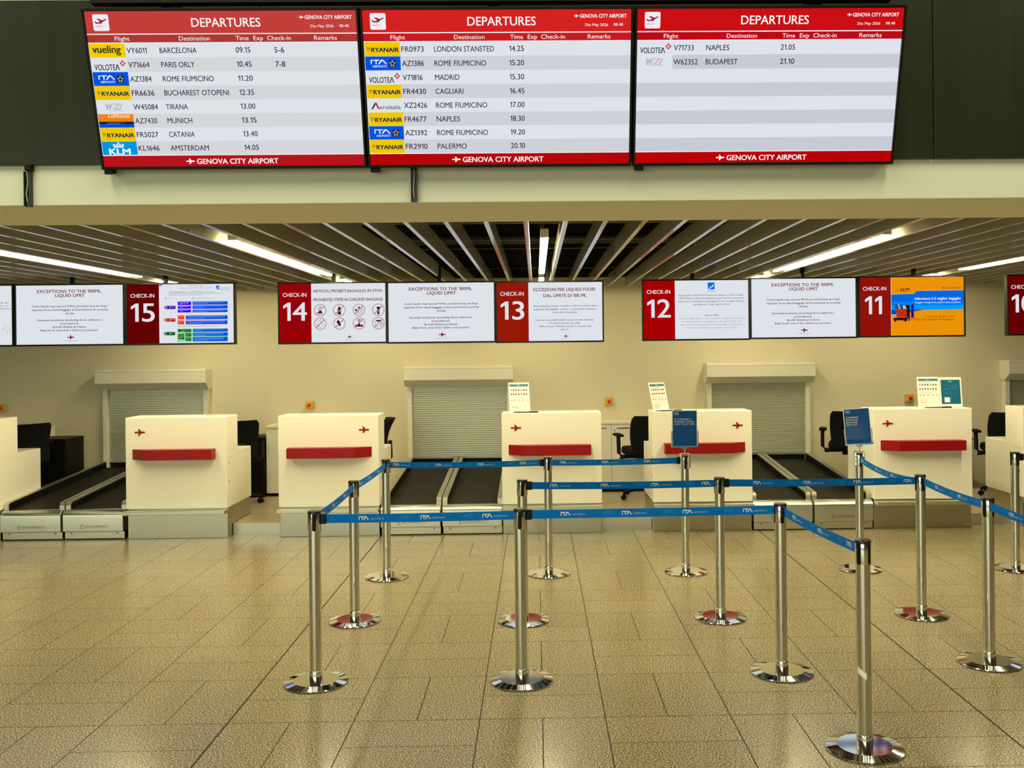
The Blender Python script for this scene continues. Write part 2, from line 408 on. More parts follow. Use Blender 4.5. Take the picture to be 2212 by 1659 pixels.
# ------------------------------------------------------------------ ceiling lights
LIGHT_LABEL = {
    -1: 'warm white tube light cut by the left picture edge',
    0: 'warm white tube light between slats above and left of the CHECK-IN 14 screen',
    1: 'warm white tube light hung at the middle, seen end on',
    2: 'warm white tube light between slats above the right-hand group of screens',
    3: 'warm white tube light at the far right of the slatted ceiling'}
BACK_LABEL = {
    -1: 'short rear tube light just above the CHECK-IN 15 screen',
    0: 'short rear tube light peeping over the top of the CHECK-IN 14 screen',
    1: 'short rear tube light peeping over the top of the CHECK-IN 13 screen',
    2: 'short rear tube light between the CHECK-IN 12 and 11 screens',
    3: 'short rear tube light just above the orange advert screen'}
def ceiling_light(x, y0, y1, label):
    t = thing('ceiling_light', label, 'ceiling light', (x, y0, 2.488), group='tube lights in the slatted ceiling')
    n = y1 - y0
    MB().box(-0.027, 0.027, 0, n, 0.003, 0.06).build('housing', LAMPBODY, t, bevel=0.002)
    MB().box(-0.027, 0.027, -0.022, 0.0, 0.001, 0.060).build('end_cap', LAMPBODY, t, bevel=0.004)
    MB().prism(rrect(-0.0255, 0.0255, -0.008, 0.0035, 0.0055), 'y', 0.001, n).build('diffuser', LAMPGLOW, t, smooth=50)
    for yy in (0.08, n - 0.1):
        MB().tube([(-0.01, yy, 0.06), (0.004, yy, 0.3), (-0.004, yy, 0.81)], 0.0025, 6).build('hanging_wire', GREYMETAL, t)
for i, k in enumerate((-17, -9, 0, 10, 18)):
    x = SL0 + SLP * (k + 0.5)
    ceiling_light(x, 1.68, 4.60, LIGHT_LABEL[i - 1]); ceiling_light(x, 5.22, 6.15, BACK_LABEL[i - 1])

# ------------------------------------------------------------------ check-in desks
def desk_meshes(kind):
    """one desk in its own frame: x 0-0.95 across, y from the front face back, z up; kind 'R' has its sloped shelf end and logo on the left"""
    W = 0.95
    flip = (lambda x: x) if kind == 'R' else (lambda x: W - x)
    D = {}
    D['body'] = MB().prism([(0, 0.287), (0, 1.152), (0.34, 1.152), (0.34, 0.80), (0.77, 0.80), (0.77, 0.287)], 'x', 0, W)
    D['plinth'] = MB().box(0.004, W - 0.004, 0.03, 0.74, 0, 0.287)
    D['kick_ledge'] = MB().box(0, W, -0.08, 0.03, 0.240, 0.276)
    sh = [(flip(0.065), 0.0), (flip(0.21), -0.11), (flip(0.845), -0.11), (flip(0.845), 0.0)]
    D['front_shelf'] = MB().prism(sh, 'z', 0.757, 0.853)
    px = flip(0.137) - 0.0485
    D['plane_emblem'] = MB().prism([(px + x * 0.097, 1.012 + y * 0.097) for x, y in PLANE], 'y', -0.003, 0.0)
    cx = flip(0.74)
    D['cable_slot'] = MB().box(cx - 0.055, cx + 0.055, 0.13, 0.19, 1.152, 1.1535)
    sx = flip(W)
    k = MB()
    for y, z in ((0.055, 0.70), (0.06, 0.52)): k.box(min(sx, sx + (0.002 if kind == 'R' else -0.002)), max(sx, sx + (0.002 if kind == 'R' else -0.002)), y, y + 0.016, z, z + 0.022)
    D['lock'] = k
    q = MB()
    q.box(min(sx, sx + (0.001 if kind == 'R' else -0.001)), max(sx, sx + (0.001 if kind == 'R' else -0.001)), 0.03, 0.19, 0.757, 0.760)
    D['panel_seam'] = q
    return D
DM = dict(body=LAMINATE, plinth=STEEL, kick_ledge=STEEL2, front_shelf=RED, plane_emblem=RED, cable_slot=BOXGREY, lock=GREYMETAL, panel_seam=BOXGREY)
BEV = dict(body=0.006, kick_ledge=0.004, front_shelf=0.002, plinth=0.003)
def make_desk(kind, label, loc):
    t = thing('check_in_desk', label, 'check-in desk', loc, group='white check-in desks')
    for n, mb in desk_meshes(kind).items(): mb.build(n, DM[n], t, bevel=BEV.get(n, 0))
    return t
deskR = make_desk('R', 'white check-in desk with red shelf under the CHECK-IN 15 screen', (-3.597, 4.53, 0))
deskL = make_desk('L', 'white check-in desk with red shelf under the CHECK-IN 14 screen', (-2.163, 4.53, 0))
def desk(src, x, label):
    c = copy_tree(src); c.location = (x, 4.53, 0); c['label'] = label; return c
desk(deskR, -0.048, 'white check-in desk with a notice on its left corner, under CHECK-IN 13')
desk(deskL, 1.390, 'white check-in desk behind the blue wait-your-turn sign, under the CHECK-IN 12 screen')
desk(deskR, 3.508, 'white check-in desk with a white and a blue notice on top')
desk(deskL, 4.945, 'white check-in desk cut by the right edge of the picture')
desk(deskL, -5.735, 'white check-in desk cut by the left edge of the picture')

# ------------------------------------------------------------------ baggage conveyors
LEO = 'LEONARDO'
def conveyor_meshes(side, lettered):
    """0.572 m wide; front panel at y 0, shutter end at y 2.15"""
    W = 0.572; D = {}
    a = [(0.0, 0.082), (0.0, 0.225)] + [(0.055 - 0.055 * math.cos(math.radians(t)), 0.225 + 0.055 * math.sin(math.radians(t))) for t in (15, 30, 45, 60, 75, 90)] + [(0.11, 0.280), (0.11, 0.082)]
    D['front_panel'] = MB().prism(a, 'x', 0.004, W - 0.004)
    D['kick_plate'] = MB().box(0.010, W - 0.002, 0.03, 0.05, 0.010, 0.076)
    D['chassis'] = MB().prism([(0.06, 0.012), (0.06, 0.25), (2.148, 0.39), (2.148, 0.012)], 'x', 0.02, W - 0.02)
    D['rubber_belt'] = MB().prism([(0.10, 0.26), (0.105, 0.279), (0.13, 0.284), (1.13, 0.352), (1.135, 0.346), (1.145, 0.346), (1.15, 0.354), (2.148, 0.428), (2.148, 0.40), (0.11, 0.25)], 'x', 0.048, W - 0.048)
    rails = []
    for x0 in (0.0, W - 0.046):
        prof = [(0.072, 0.276), (0.072, 0.320), (0.078, 0.337), (0.092, 0.348), (0.115, 0.352), (2.148, 0.505), (2.148, 0.20), (0.072, 0.20)]
        m = MB().prism(prof, 'x', x0, x0 + 0.046)
        ix = x0 + 0.046 if x0 == 0 else x0 - 0.0015
        m.prism([(0.086, 0.26), (0.086, 0.318), (0.095, 0.333), (0.115, 0.340), (2.148, 0.492), (2.148, 0.36)], 'x', ix, ix + 0.0015, 1)
        rails.append(m)
    D['rails'] = rails
    return D
def bolt(x, z, par):
    MB().lathe([(0.009, 0), (0.009, 0.003), (0.004, 0.005)], n=14).xform(Matrix.Translation((x, 0.03, z)) @ Matrix.Rotation(math.radians(90), 4, 'X')).build('bolt', GREYMETAL, par, smooth=40)
def make_conveyor(loc, label, lettered=True):
    t = thing('baggage_conveyor', label, 'baggage conveyor', loc, group='steel baggage conveyors')
    D = conveyor_meshes(0, True)
    D['front_panel'].build('front_panel', STEEL2, t, bevel=0.003, smooth=35)
    k = D['kick_plate'].build('kick_plate', STEEL2, t, bevel=0.002)
    bolt(0.075, 0.062, k); bolt(0.505, 0.062, k)
    D['chassis'].build('chassis', BLACK, t)
    D['rubber_belt'].build('rubber_belt', RUBBER, t)
    for m in D['rails']: m.build('side_rail', [STEEL2, BLACK], t, bevel=0.002)
    if lettered:
        g = G(0.578, 0.30, lambda c: ink((46, 46, 36)))
        g.text(LEO, 0.345, 0.735, 0.605, 0.075, 'k', 'l', 0, shear=0.12, sp=1.05)
        for i in range(8):                                        # the fan of short strokes before the name
            a = math.radians(78 + 27 * i); ca, sa = math.cos(a), math.sin(a); r0, r1 = 0.009 + 0.003 * (i % 2), 0.024 + 0.002 * (i % 3)
            g.line(0.325 + r0 * ca / 0.578, 0.578 - r0 * sa / 0.30, 0.325 + r1 * ca / 0.578, 0.578 - r1 * sa / 0.30, 0.0030, 'k', 0)
        g.build('maker_lettering', t, (0, -0.0012, 0))
    return t
CV = {(-1, 0): 'baggage conveyor at the far left, left one of the pair before CHECK-IN 15',
      (-1, 1): 'right-hand baggage conveyor of the leftmost pair, touching the CHECK-IN 15 desk',
      (0, 0): 'baggage conveyor beside the CHECK-IN 14 desk, left one of the middle pair',
      (0, 1): 'baggage conveyor beside the CHECK-IN 13 desk, right one of the middle pair',
      (1, 0): 'baggage conveyor beside the CHECK-IN 12 desk, left one of the right-hand pair',
      (1, 1): 'baggage conveyor beside the CHECK-IN 11 desk, right one of the right-hand pair'}
cv0 = make_conveyor((-4.780, 4.53, 0), CV[(-1, 0)])
for i in (-1, 0, 1):
    for j in (0, 1):
        if (i, j) == (-1, 0): continue
        c = copy_tree(cv0); c.location = ((-4.780, -1.206, 2.346)[i + 1] + 0.584 * j, 4.53, 0); c['label'] = CV[(i, j)]

# ------------------------------------------------------------------ roller shutters over the conveyors
SHL = {-1: 'white boxed roller shutter behind the CHECK-IN 15 desk',
       0: 'white boxed roller shutter behind the middle pair of conveyors',
       1: 'white boxed roller shutter behind the right-hand pair of conveyors',
       2: 'white boxed roller shutter at the right picture edge, mostly cut off'}
def make_shutter(x, label):
    t = thing('roller_shutter', label, 'roller shutter', (x, YW, 0), group='baggage roller shutters')
    hb = [(-0.235, 1.41), (-0.235, 1.545), (-0.225, 1.553), (-0.225, 1.568), (0.0, 1.568), (0.0, 1.333), (-0.125, 1.333)]
    MB().prism(hb, 'x', -0.636, 0.636).build('shutter_box', BOXWHITE, t, bevel=0.003)
    MB().box(-0.634, 0.634, -0.2365, -0.232, 1.540, 1.545).build('box_seam', BOXGREY, t)
    for s in (-1, 1):
        g = MB().box(min(s * 0.557, s * 0.610), max(s * 0.557, s * 0.610), -0.09, 0.0, 0.36, 1.334).build('guide_rail', BOXWHITE, t, bevel=0.002)
        for z in (0.72, 1.22):
            MB().lathe([(0.006, 0), (0.005, 0.004), (0.001, 0.005)], n=12).xform(Matrix.Translation((s * 0.596, -0.09, z)) @ Matrix.Rotation(math.radians(90), 4, 'X')).build('rivet', GREYMETAL, g, smooth=60)
    prof = []
    n = 33; z0, z1 = 0.49, 1.335; dz = (z1 - z0) / n
    for i in range(n):
        z = z0 + dz * i
        prof += [(-0.041, z), (-0.041, z + dz * 0.08), (-0.0485, z + dz * 0.10), (-0.0495, z + dz * 0.5), (-0.0485, z + dz * 0.98)]
    prof += [(-0.02, z1), (-0.02, z0)]
    MB().prism(prof, 'x', -0.558, 0.558).build('slatted_curtain', SHUT, t)
    MB().box(-0.556, 0.556, -0.056, -0.02, 0.478, 0.512).build('bottom_bar', STEEL2, t, bevel=0.003)
    MB().box(-0.556, 0.556, -0.02, -0.001, 0.30, 1.333).build('dark_opening', BLACK, t)
    return t
sh0 = make_shutter(-4.165, SHL[-1])
for i in (0, 1, 2):
    c = copy_tree(sh0); c.location = ((-0.617, 2.912, 6.46)[i], YW, 0); c['label'] = SHL[i]

# ------------------------------------------------------------------ emergency stop boxes
def make_stop(x, label):
    t = thing('emergency_button', label, 'emergency button', (x, YW, 1.128), group='yellow emergency stop boxes')
    MB().box(-0.045, 0.045, -0.060, 0, -0.043, 0.043).build('base_box', BOXGREY, t, bevel=0.003)
    f = MB().box(-0.046, 0.046, -0.078, -0.058, -0.044, 0.044).build('face_plate', YELLOW, t, bevel=0.004)
    for sx in (-1, 1):
        for sz in (-1, 1):
            MB().lathe([(0.004, 0), (0.004, 0.001)], n=10).xform(Matrix.Translation((sx * 0.036, -0.078, sz * 0.034)) @ Matrix.Rotation(math.radians(90), 4, 'X')).build('screw', BLACK, f)
    MB().lathe([(0.012, 0), (0.012, 0.012), (0.021, 0.016), (0.021, 0.026), (0.016, 0.032), (0.002, 0.034)], n=24).xform(Matrix.Translation((0, -0.078, 0)) @ Matrix.Rotation(math.radians(90), 4, 'X')).build('push_button', MUSHROOM, t, smooth=40)
    return t
es0 = make_stop(-5.960, 'yellow emergency stop box at the left picture edge')
for x, l in ((-2.378, 'yellow emergency stop box above the CHECK-IN 14 desk'),
             (1.142, 'yellow emergency stop box above the white double-door cabinet'),
             (4.716, 'yellow emergency stop box left of the two notices')):
    c = copy_tree(es0); c.location.x = x; c['label'] = l

# ------------------------------------------------------------------ cupboards against the wall
PZ = 0.112
def make_cupboard(x0, x1, label, doors=2):
    t = thing('storage_cabinet', label, 'cabinet', (x0, 6.36, PZ))
    W = x1 - x0
    MB().box(0.0, W, 0.02, 0.40, 0.035, 0.78).build('carcass', LAMINATE, t, bevel=0.002)
    MB().box(-0.005, W + 0.005, -0.01, 0.405, 0.78, 0.805).build('top_panel', LAMINATE, t, bevel=0.003)
    MB().box(0.02, W - 0.02, 0.05, 0.39, 0.0, 0.035).build('dark_plinth', BLACK, t)
    dw = W / doors
    for i in range(doors):
        d = MB().box(i * dw + 0.002, (i + 1) * dw - 0.002, 0.0, 0.018, 0.04, 0.776).build('door', LAMINATE, t, bevel=0.002)
        hx = (i + 1) * dw - 0.20 if i % 2 == 0 else i * dw + 0.06
        h = MB().tube([(hx, 0, 0.735), (hx, -0.028, 0.735), (hx + 0.14, -0.028, 0.735), (hx + 0.14, 0, 0.735)], 0.006, 8).build('handle', CHROME, d, smooth=40)
        if i % 2 == 1:
            MB().lathe([(0.009, 0), (0.009, 0.004), (0.003, 0.005)], n=14).xform(Matrix.Translation((hx - 0.022, 0, 0.705)) @ Matrix.Rotation(math.radians(90), 4, 'X')).build('lock', GREYMETAL, d)
    return t
make_cupboard(0.74, 1.54, 'white two-door cabinet with bar handles between the CHECK-IN 13 and 12 desks')
make_cupboard(-2.79, -1.99, 'white cabinet against the wall behind the left side of the CHECK-IN 14 desk')
make_cupboard(-6.16, -5.362, 'white cabinet against the wall behind the black chair at the left picture edge')

def black_box(x0, x1, y0, y1, z1, label, extra=False):
    t = thing('drawer_pedestal', label, 'pedestal', (x0, y0, PZ))
    w, d, h = x1 - x0, y1 - y0, z1 - PZ
    MB().box(0, w, 0.016, d, 0, h - 0.02).build('carcass', BLACK, t, bevel=0.003)
    MB().box(-0.004, w + 0.004, 0, d, h - 0.02, h).build('top_panel', BLACK, t, bevel=0.004)
    n = 3
    for i in range(n):
        q = MB().box(0.006, w - 0.006, 0, 0.016, 0.02 + i * (h - 0.05) / n, 0.014 + (i + 1) * (h - 0.05) / n).build('drawer', BLACK, t, bevel=0.003)
        MB().box(w / 2 - 0.06, w / 2 + 0.06, -0.008, 0, 0.02 + (i + 0.75) * (h - 0.05) / n, 0.03 + (i + 0.75) * (h - 0.05) / n).build('handle', DUCT, q)
    return t
black_box(-3.25, -2.80, 6.30, 6.74, 0.790, 'black pedestal between the CHECK-IN 15 desk and the white cabinet')
black_box(-5.35, -4.985, 6.22, 6.66, 0.806, 'black pedestal beside the leftmost conveyor')
black_box(4.78, 5.255, 6.25, 6.70, 0.690, 'black pedestal carrying a small black device')
prt = thing('ticket_printer', 'small black device standing on the black pedestal right of the CHECK-IN 11 desk', 'printer', (5.02, 6.30, 0.690))
MB().box(0, 0.21, 0, 0.28, 0.0, 0.085).build('case', BLACK, prt, bevel=0.008)
MB().box(0.01, 0.20, 0.02, 0.2, 0.085, 0.10).build('lid', DUCT, prt, bevel=0.006)
MB().box(0.02, 0.19, -0.01, 0.0, 0.03, 0.05).build('paper_mouth', DUCT, prt)

# ------------------------------------------------------------------ office chairs (front of the seat towards -y)
def make_chair(label, loc, rz):
    t = thing('office_chair', label, 'office chair', loc, rz, group='black office chairs')
    rows = []
    for z, sxx, syy in ((0.470, 0.20, 0.19), (0.478, 0.235, 0.225), (0.50, 0.25, 0.24), (0.535, 0.25, 0.24), (0.556, 0.235, 0.225), (0.562, 0.18, 0.17)):
        rows.append([(sxx * (1 if abs(math.cos(a)) < 1e-6 else 1) * math.copysign(abs(math.cos(a)) ** 0.35, math.cos(a)),
                      syy * math.copysign(abs(math.sin(a)) ** 0.35, math.sin(a)), z) for a in (2 * math.pi * (i + 0.5) / 32 for i in range(32))])
    m = MB().grid(rows, close=True); m.f.append(tuple(range(32))[::-1]); m.m.append(0); m.f.append(tuple(160 + i for i in range(32))); m.m.append(0)
    m.build('seat', FABRIC, t, smooth=60)
    m = MB(); fr = []; bk = []
    for i in range(13):
        f = i / 12; z = 0.51 + 0.41 * f
        w = 0.205 + 0.025 * math.sin(math.pi * min(1, f * 0.8)) - (0.022 * max(0, (f - 0.90) / 0.10) ** 2) - 0.03 * max(0, (0.12 - f) / 0.12)
        yb = 0.235 - 0.03 * math.sin(math.pi * f * 0.9) + 0.085 * f * f
        fr.append([(w * u, yb + 0.05 * u * u * -1.0 + 0.0, z) for u in (-1, -0.8, -0.5, 0, 0.5, 0.8, 1)])
        bk.append([(w * u, yb + 0.05 - 0.05 * u * u + (0.0 if abs(u) == 1 else 0.012), z) for u in (-1, -0.8, -0.5, 0, 0.5, 0.8, 1)])
    m.grid(fr); m.grid(bk)
    for A, B in ((fr[0], bk[0]), (fr[-1], bk[-1]), ([r[0] for r in fr], [r[0] for r in bk]), ([r[-1] for r in fr], [r[-1] for r in bk])): m.grid([A, B])
    m.build('backrest', FABRIC, t, smooth=60)
    MB().prism([(0.10, 0.44), (0.30, 0.44), (0.335, 0.50), (0.33, 0.68), (0.29, 0.68), (0.285, 0.52), (0.27, 0.475), (0.10, 0.475)], 'x', -0.06, 0.06).build('back_support', BLACK, t, bevel=0.008)
    MB().prism([(-0.12, 0.42), (0.14, 0.42), (0.16, 0.47), (-0.16, 0.47)], 'x', -0.10, 0.10).build('seat_mechanism', BLACK, t, bevel=0.006)
    MB().tube([(0.09, -0.03, 0.445), (0.27, -0.05, 0.435), (0.29, -0.05, 0.435)], [0.008, 0.008, 0.016], 8).build('lever', BLACK, t, smooth=40)
    for s in (-1, 1):
        a = MB().tube([(s * 0.14, 0.02, 0.455), (s * 0.29, 0.02, 0.465), (s * 0.315, 0.02, 0.50), (s * 0.315, 0.0, 0.66), (s * 0.31, -0.02, 0.685)], [0.018, 0.02, 0.022, 0.022, 0.022], 10).build('armrest', BLACK, t, smooth=40)
        MB().prism(rrect(s * 0.31 - 0.042, s * 0.31 + 0.042, -0.15, 0.10, 0.035), 'z', 0.682, 0.708).build('arm_pad', FABRIC, a, bevel=0.008, smooth=50)
    MB().lathe([(0.026, 0.10), (0.026, 0.27), (0.016, 0.27), (0.016, 0.425)], n=20).build('gas_column', BLACK, t, smooth=40)
    b = MB()
    for i in range(5):
        a = 2 * math.pi * i / 5 + 0.3; c, s = math.cos(a), math.sin(a)
        b.tube([(0.02 * c, 0.02 * s, 0.115), (0.16 * c, 0.16 * s, 0.105), (0.29 * c, 0.29 * s, 0.078)], [0.028, 0.022, 0.016], 10)
    base = b.build('star_base', BLACK, t, smooth=50)
    for i in range(5):
        a = 2 * math.pi * i / 5 + 0.3; c, s = math.cos(a), math.sin(a)
        k = MB()
        for o in (-0.016, 0.016):
            k.lathe([(0.008, -0.008), (0.026, -0.008), (0.028, -0.004), (0.028, 0.004), (0.026, 0.008), (0.008, 0.008)], n=18).xform(Matrix.Identity(4)) if False else None
            w = MB().lathe([(0.008, -0.009), (0.026, -0.009), (0.0285, -0.005), (0.0285, 0.005), (0.026, 0.009), (0.008, 0.009)], n=18)
            w.xform(Matrix.Translation((0.295 * c, 0.295 * s, 0.0285)) @ Matrix.Rotation(a + 0.9, 4, 'Z') @ Matrix.Rotation(math.radians(90), 4, 'Y') @ Matrix.Translation((0, 0, o)))
            k.add(w.v, w.f)
        k.tube([(0.292 * c, 0.292 * s, 0.03), (0.292 * c, 0.292 * s, 0.085)], 0.010, 8)
        k.build('castor', BLACK, base, smooth=40)
    return t
ch0 = make_chair('black office chair behind the CHECK-IN 15 desk, its curved back above the worktop', (-3.02, 5.86, PZ), math.radians(-150))
for x, y, r, l in ((-5.24, 5.70, -127, 'black office chair behind the desk at the left picture edge'),
                   (-1.60, 5.72, -84, 'black office chair almost hidden behind the CHECK-IN 14 desk'),
                   (1.49, 5.93, -172, 'black office chair before the white two-door cabinet'),
                   (3.86, 6.25, 162, 'black office chair behind the blue baggage drop off sign'),
                   (5.42, 5.80, 165, 'black office chair behind the desk at the right picture edge')):
    c = copy_tree(ch0); c.location = (x, y, PZ); c.rotation_euler = (0, 0, math.radians(r)); c['label'] = l

# ------------------------------------------------------------------ barrier posts and belts
POST_R = 0.0315
def make_post(label, loc, rz=0.0):
    t = thing('barrier_post', label, 'barrier post', loc, rz, group='chrome barrier posts')
    MB().lathe([(0.160, 0.0), (0.164, 0.0), (0.164, 0.004), (0.160, 0.004)], n=48).build('rubber_ring', BLACK, t, smooth=30)
    MB().lathe([(0.155, 0.003), (0.1675, 0.004), (0.1685, 0.007), (0.1670, 0.010), (0.118, 0.0195), (0.02, 0.0195)], n=72).build('base_disc', CHROME, t, smooth=8)
    MB().lathe([(0.0345, 0.0195), (0.0345, 0.060), (0.0335, 0.066), (0.0320, 0.068)], n=36).build('base_collar', CHROME, t, smooth=40)
    MB().lathe([(POST_R, 0.03), (POST_R, 0.83)], n=40).build('pole', POLE, t, smooth=40)
    h = MB().lathe([(0.0330, 0.815), (0.0335, 0.818), (0.0335, 0.905), (0.0330, 0.907)], n=40).build('belt_head', CHROME, t, smooth=40)
    s0_ = None
    for q in range(4):
        a0 = q * math.pi / 2; rr = 0.0342; hw = 0.0105; rows = []
        for i in range(9):
            u = -1 + 2 * i / 8; th = a0 + u * hw / rr
            zb = 0.812 + hw * (1 - math.sqrt(max(0, 1 - u * u)))
            rows.append([(rr * math.cos(th), rr * math.sin(th), zb + (0.906 - zb) * k / 3) for k in range(4)])
        m = MB().grid(rows)
        m.build('belt_slot', BLACK, h, smooth=60)
    MB().lathe([(0.0350, 0.903), (0.0352, 0.909), (0.0345, 0.915), (0.0325, 0.918), (0.001, 0.9185)], n=40).build('top_cap', CAPTOP, t, smooth=30)
    return t
POSTS = {
    'A': (-0.902, 0.541, 8, 'front left corner post, beside the wide dark floor joint'),
    'B': (0.192, 0.520, -2, 'front row middle post, standing before another post'),
    'C': (1.599, 0.582, 5, 'front row post where the belt turns towards the camera'),
    'D': (1.707, -0.411, 40, 'nearest one, with a scrap of white tape on its tube'),
    'E': (-0.912, 1.690, -10, 'middle of the left side row, before the CHECK-IN 14 desk'),
    'F': (0.188, 1.643, 3, 'second row post directly behind the front row middle post'),
    'G': (1.471, 1.637, -6, 'second row post before the CHECK-IN 12 desk'),
    'H': (2.790, 1.641, 8, 'second row post before the CHECK-IN 11 desk'),
    'I': (-0.889, 2.889, -4, 'back left corner post, before the middle pair of conveyors'),
    'J': (0.371, 2.918, 10, 'back row middle post, before the CHECK-IN 13 desk'),
    'K': (1.445, 2.914, 0, 'back row post that carries the blue wait-your-turn sign'),
    'L': (2.821, 2.922, 6, 'back row post that carries the blue baggage drop off sign'),
    'M': (2.779, 0.684, 35, 'front one of the right side row'),
    'N': (4.026, 2.860, 12, 'rightmost post, standing alone at the right picture edge')}
p0 = None
for k, (x, y, r, l) in POSTS.items():
    lab = 'chrome barrier post, ' + l
    if p0 is None: p0 = make_post(lab, (x, y, 0), math.radians(r))
    else:
        c = copy_tree(p0); c.location = (x, y, 0); c.rotation_euler = (0, 0, math.radians(r)); c['label'] = lab
    if k == 'D':
        post_D = c
# the scrap of tape on the nearest post
rows = []
for i in range(7):
    th = math.radians(-90 - 40 - 70 + 72 * i / 6); z = 0.352 - 0.028 * i / 6
    rr = POST_R + 0.0006
    rows.append([(rr * math.cos(th), rr * math.sin(th), z - 0.012), (rr * math.cos(th), rr * math.sin(th), z + 0.016)])
tp = MB().grid(rows).build('tape_scrap', PAPER, post_D, smooth=60, fix=False); tp['label'] = 'torn white tape on the tube'
# posts off to the right that only hold the far ends of belts
POSTS['P'] = (2.80, -0.42, 0, ''); POSTS['Q'] = (5.20, 2.83, 0, '')
for k, l in (('P', 'chrome barrier post just outside the right picture edge, nearest of its row'), ('Q', 'chrome barrier post outside the right picture edge, in the back row')):
    c = copy_tree(p0); c.location = (*POSTS[k][:2], 0); c.rotation_euler = (0, 0, 0); c['label'] = l

BELT_H, BELT_Z = 0.046, 0.872
FADE = (48, 132, 206)
def barrier_belt(a, b, label, clip=None, sag=0.004, dz=(0.0, 0.0), start=0.17):
    pa, pb = Vector((*POSTS[a][:2], BELT_Z + dz[0])), Vector((*POSTS[b][:2], BELT_Z + dz[1]))
    d = (pb - pa); Ltot = d.length; dn = d.normalized(); n = Vector((dn.y, -dn.x, 0)).normalized()
    s0, s1 = 0.035, Ltot - 0.035
    t = thing('barrier_belt', label, 'barrier belt', tuple(pa), group='blue printed barrier belts')
    ca, cb = (0.027 if clip in ('a', 'both') else 0.0), (0.027 if clip in ('b', 'both') else 0.0)
    s0 += ca; s1 -= cb
    def P(s, h, off):
        f = s / Ltot
        return (pb - pa) * f + Vector((0, 0, h - sag * 4 * f * (1 - f))) + n * off
    N = 24; th = 0.0012
    ring = []
    for i in range(N + 1):
        s = s0 + (s1 - s0) * i / N
        ring.append([P(s, -BELT_H / 2, th), P(s, BELT_H / 2, th), P(s, BELT_H / 2, -th), P(s, -BELT_H / 2, -th)])
    m = MB().grid(ring, close=True); m.add(ring[0], [(0, 1, 2, 3)]); m.add(ring[-1], [(3, 2, 1, 0)])
    strap = m.build('strap', BELTBLUE, t, smooth=40)
    for flag, s in ((ca, 0.033), (cb, Ltot - 0.033 - 0.030)):
        if flag:
            q = MB(); vs = []
            for hh in (-0.027, 0.027):
                for off in (-0.011, 0.011):
                    for e in (s, s + 0.030): vs.append(P(e, hh, off))
            q.add(vs, [(0, 1, 3, 2), (4, 6, 7, 5), (0, 4, 5, 1), (2, 3, 7, 6), (0, 2, 6, 4), (1, 5, 7, 3)])
            q.build('belt_end_clip', BLACK, t, bevel=0.003)
    W = MB(); Fd = MB(); Rd = MB()
    def put(mb, polys, s, base, k, flip=False, wid=0):
        for Pg in polys:
            q = [P(s + ((wid - x) if flip else x) * k, base + y * k, th + 0.0008) for x, y in Pg]
            mb.add(q, [tuple(range(len(q)))])
    def puttext(mb, tx, s, wid, base, cap, flip=False):
        vs, fs, A, B = glyphs(tx, 'm', 1); kx = wid / (B - A)
        mb.add([P(s + ((wid - (x - A) * kx) if flip else (x - A) * kx), base + y * cap, th + 0.0008) for x, y in vs], fs)
    s = s0 + start; k = 0.0195
    while s < s1 - 0.02:
        if s + 2.72 * k < s1: put(W, ITA, s, -0.0085, k); put(Rd, [ITA_TRI], s, -0.0085, k * 0.98)
        if s + 0.152 < s1: puttext(W, 'AIRWAYS', s + 0.0605, 0.072, -0.0060, 0.0078)
        if s + 0.285 < s1:
            puttext(Fd, 'AIRWAYS', s + 0.150, 0.062, -0.0060, 0.0070, True); put(Fd, ITA, s + 0.222, -0.0085, k, True, 2.72)
        s += 0.329
    if W.v: W.build('white_print', ink((235, 235, 222)), t, fix=False)
    if Fd.v: Fd.build('faded_print', ink(FADE), t, fix=False)
    if Rd.v: Rd.build('red_print', ink((190, 40, 60)), t, fix=False)
    return t
barrier_belt('A', 'B', 'blue printed belt from the front left corner post to the front row middle post', 'a', 0.004, (0.002, 0.012), 0.175)
barrier_belt('B', 'C', 'blue printed belt of the front row, between the middle post and the turning post', 'a', 0.002, (0.013, 0.010), 0.155)
barrier_belt('C', 'D', 'blue printed belt running from the front row down to the nearest post', 'a', 0.010, (0.010, 0.0), 0.12)
barrier_belt('A', 'E', 'blue printed belt of the left side, front length', None, 0.012, (0.004, 0.004), 0.10)
barrier_belt('E', 'I', 'blue printed belt of the left side, back length', None, 0.012, (0.004, 0.002), 0.13)
barrier_belt('I', 'J', 'blue printed belt of the back row, left half', 'b', 0.010, (0.002, 0.002), 0.02)
barrier_belt('J', 'K', 'blue printed belt of the back row, ending at the wait-your-turn sign', 'b', 0.006, (0.0, 0.006), 0.06)
barrier_belt('F', 'G', 'blue printed belt of the second row, left half', 'a', 0.006, (0.006, 0.006), 0.12)
barrier_belt('G', 'H', 'blue printed belt of the second row, right half', 'a', 0.006, (0.008, 0.006), 0.16)
barrier_belt('L', 'H', 'blue printed belt of the right side, starting at the baggage drop off sign', None, 0.035, (0.0, 0.0), 0.03)
barrier_belt('H', 'M', 'blue printed belt of the right side, its middle length', 'a', 0.012, (0.010, 0.0), 0.18)
barrier_belt('M', 'P', 'blue printed belt of the right side, leaving the picture', None, 0.012, (0.0, 0.0), 0.20)
barrier_belt('N', 'Q', 'blue printed belt at the right picture edge, on the lone rightmost post', 'a', 0.004, (0.006, 0.0), 0.30)

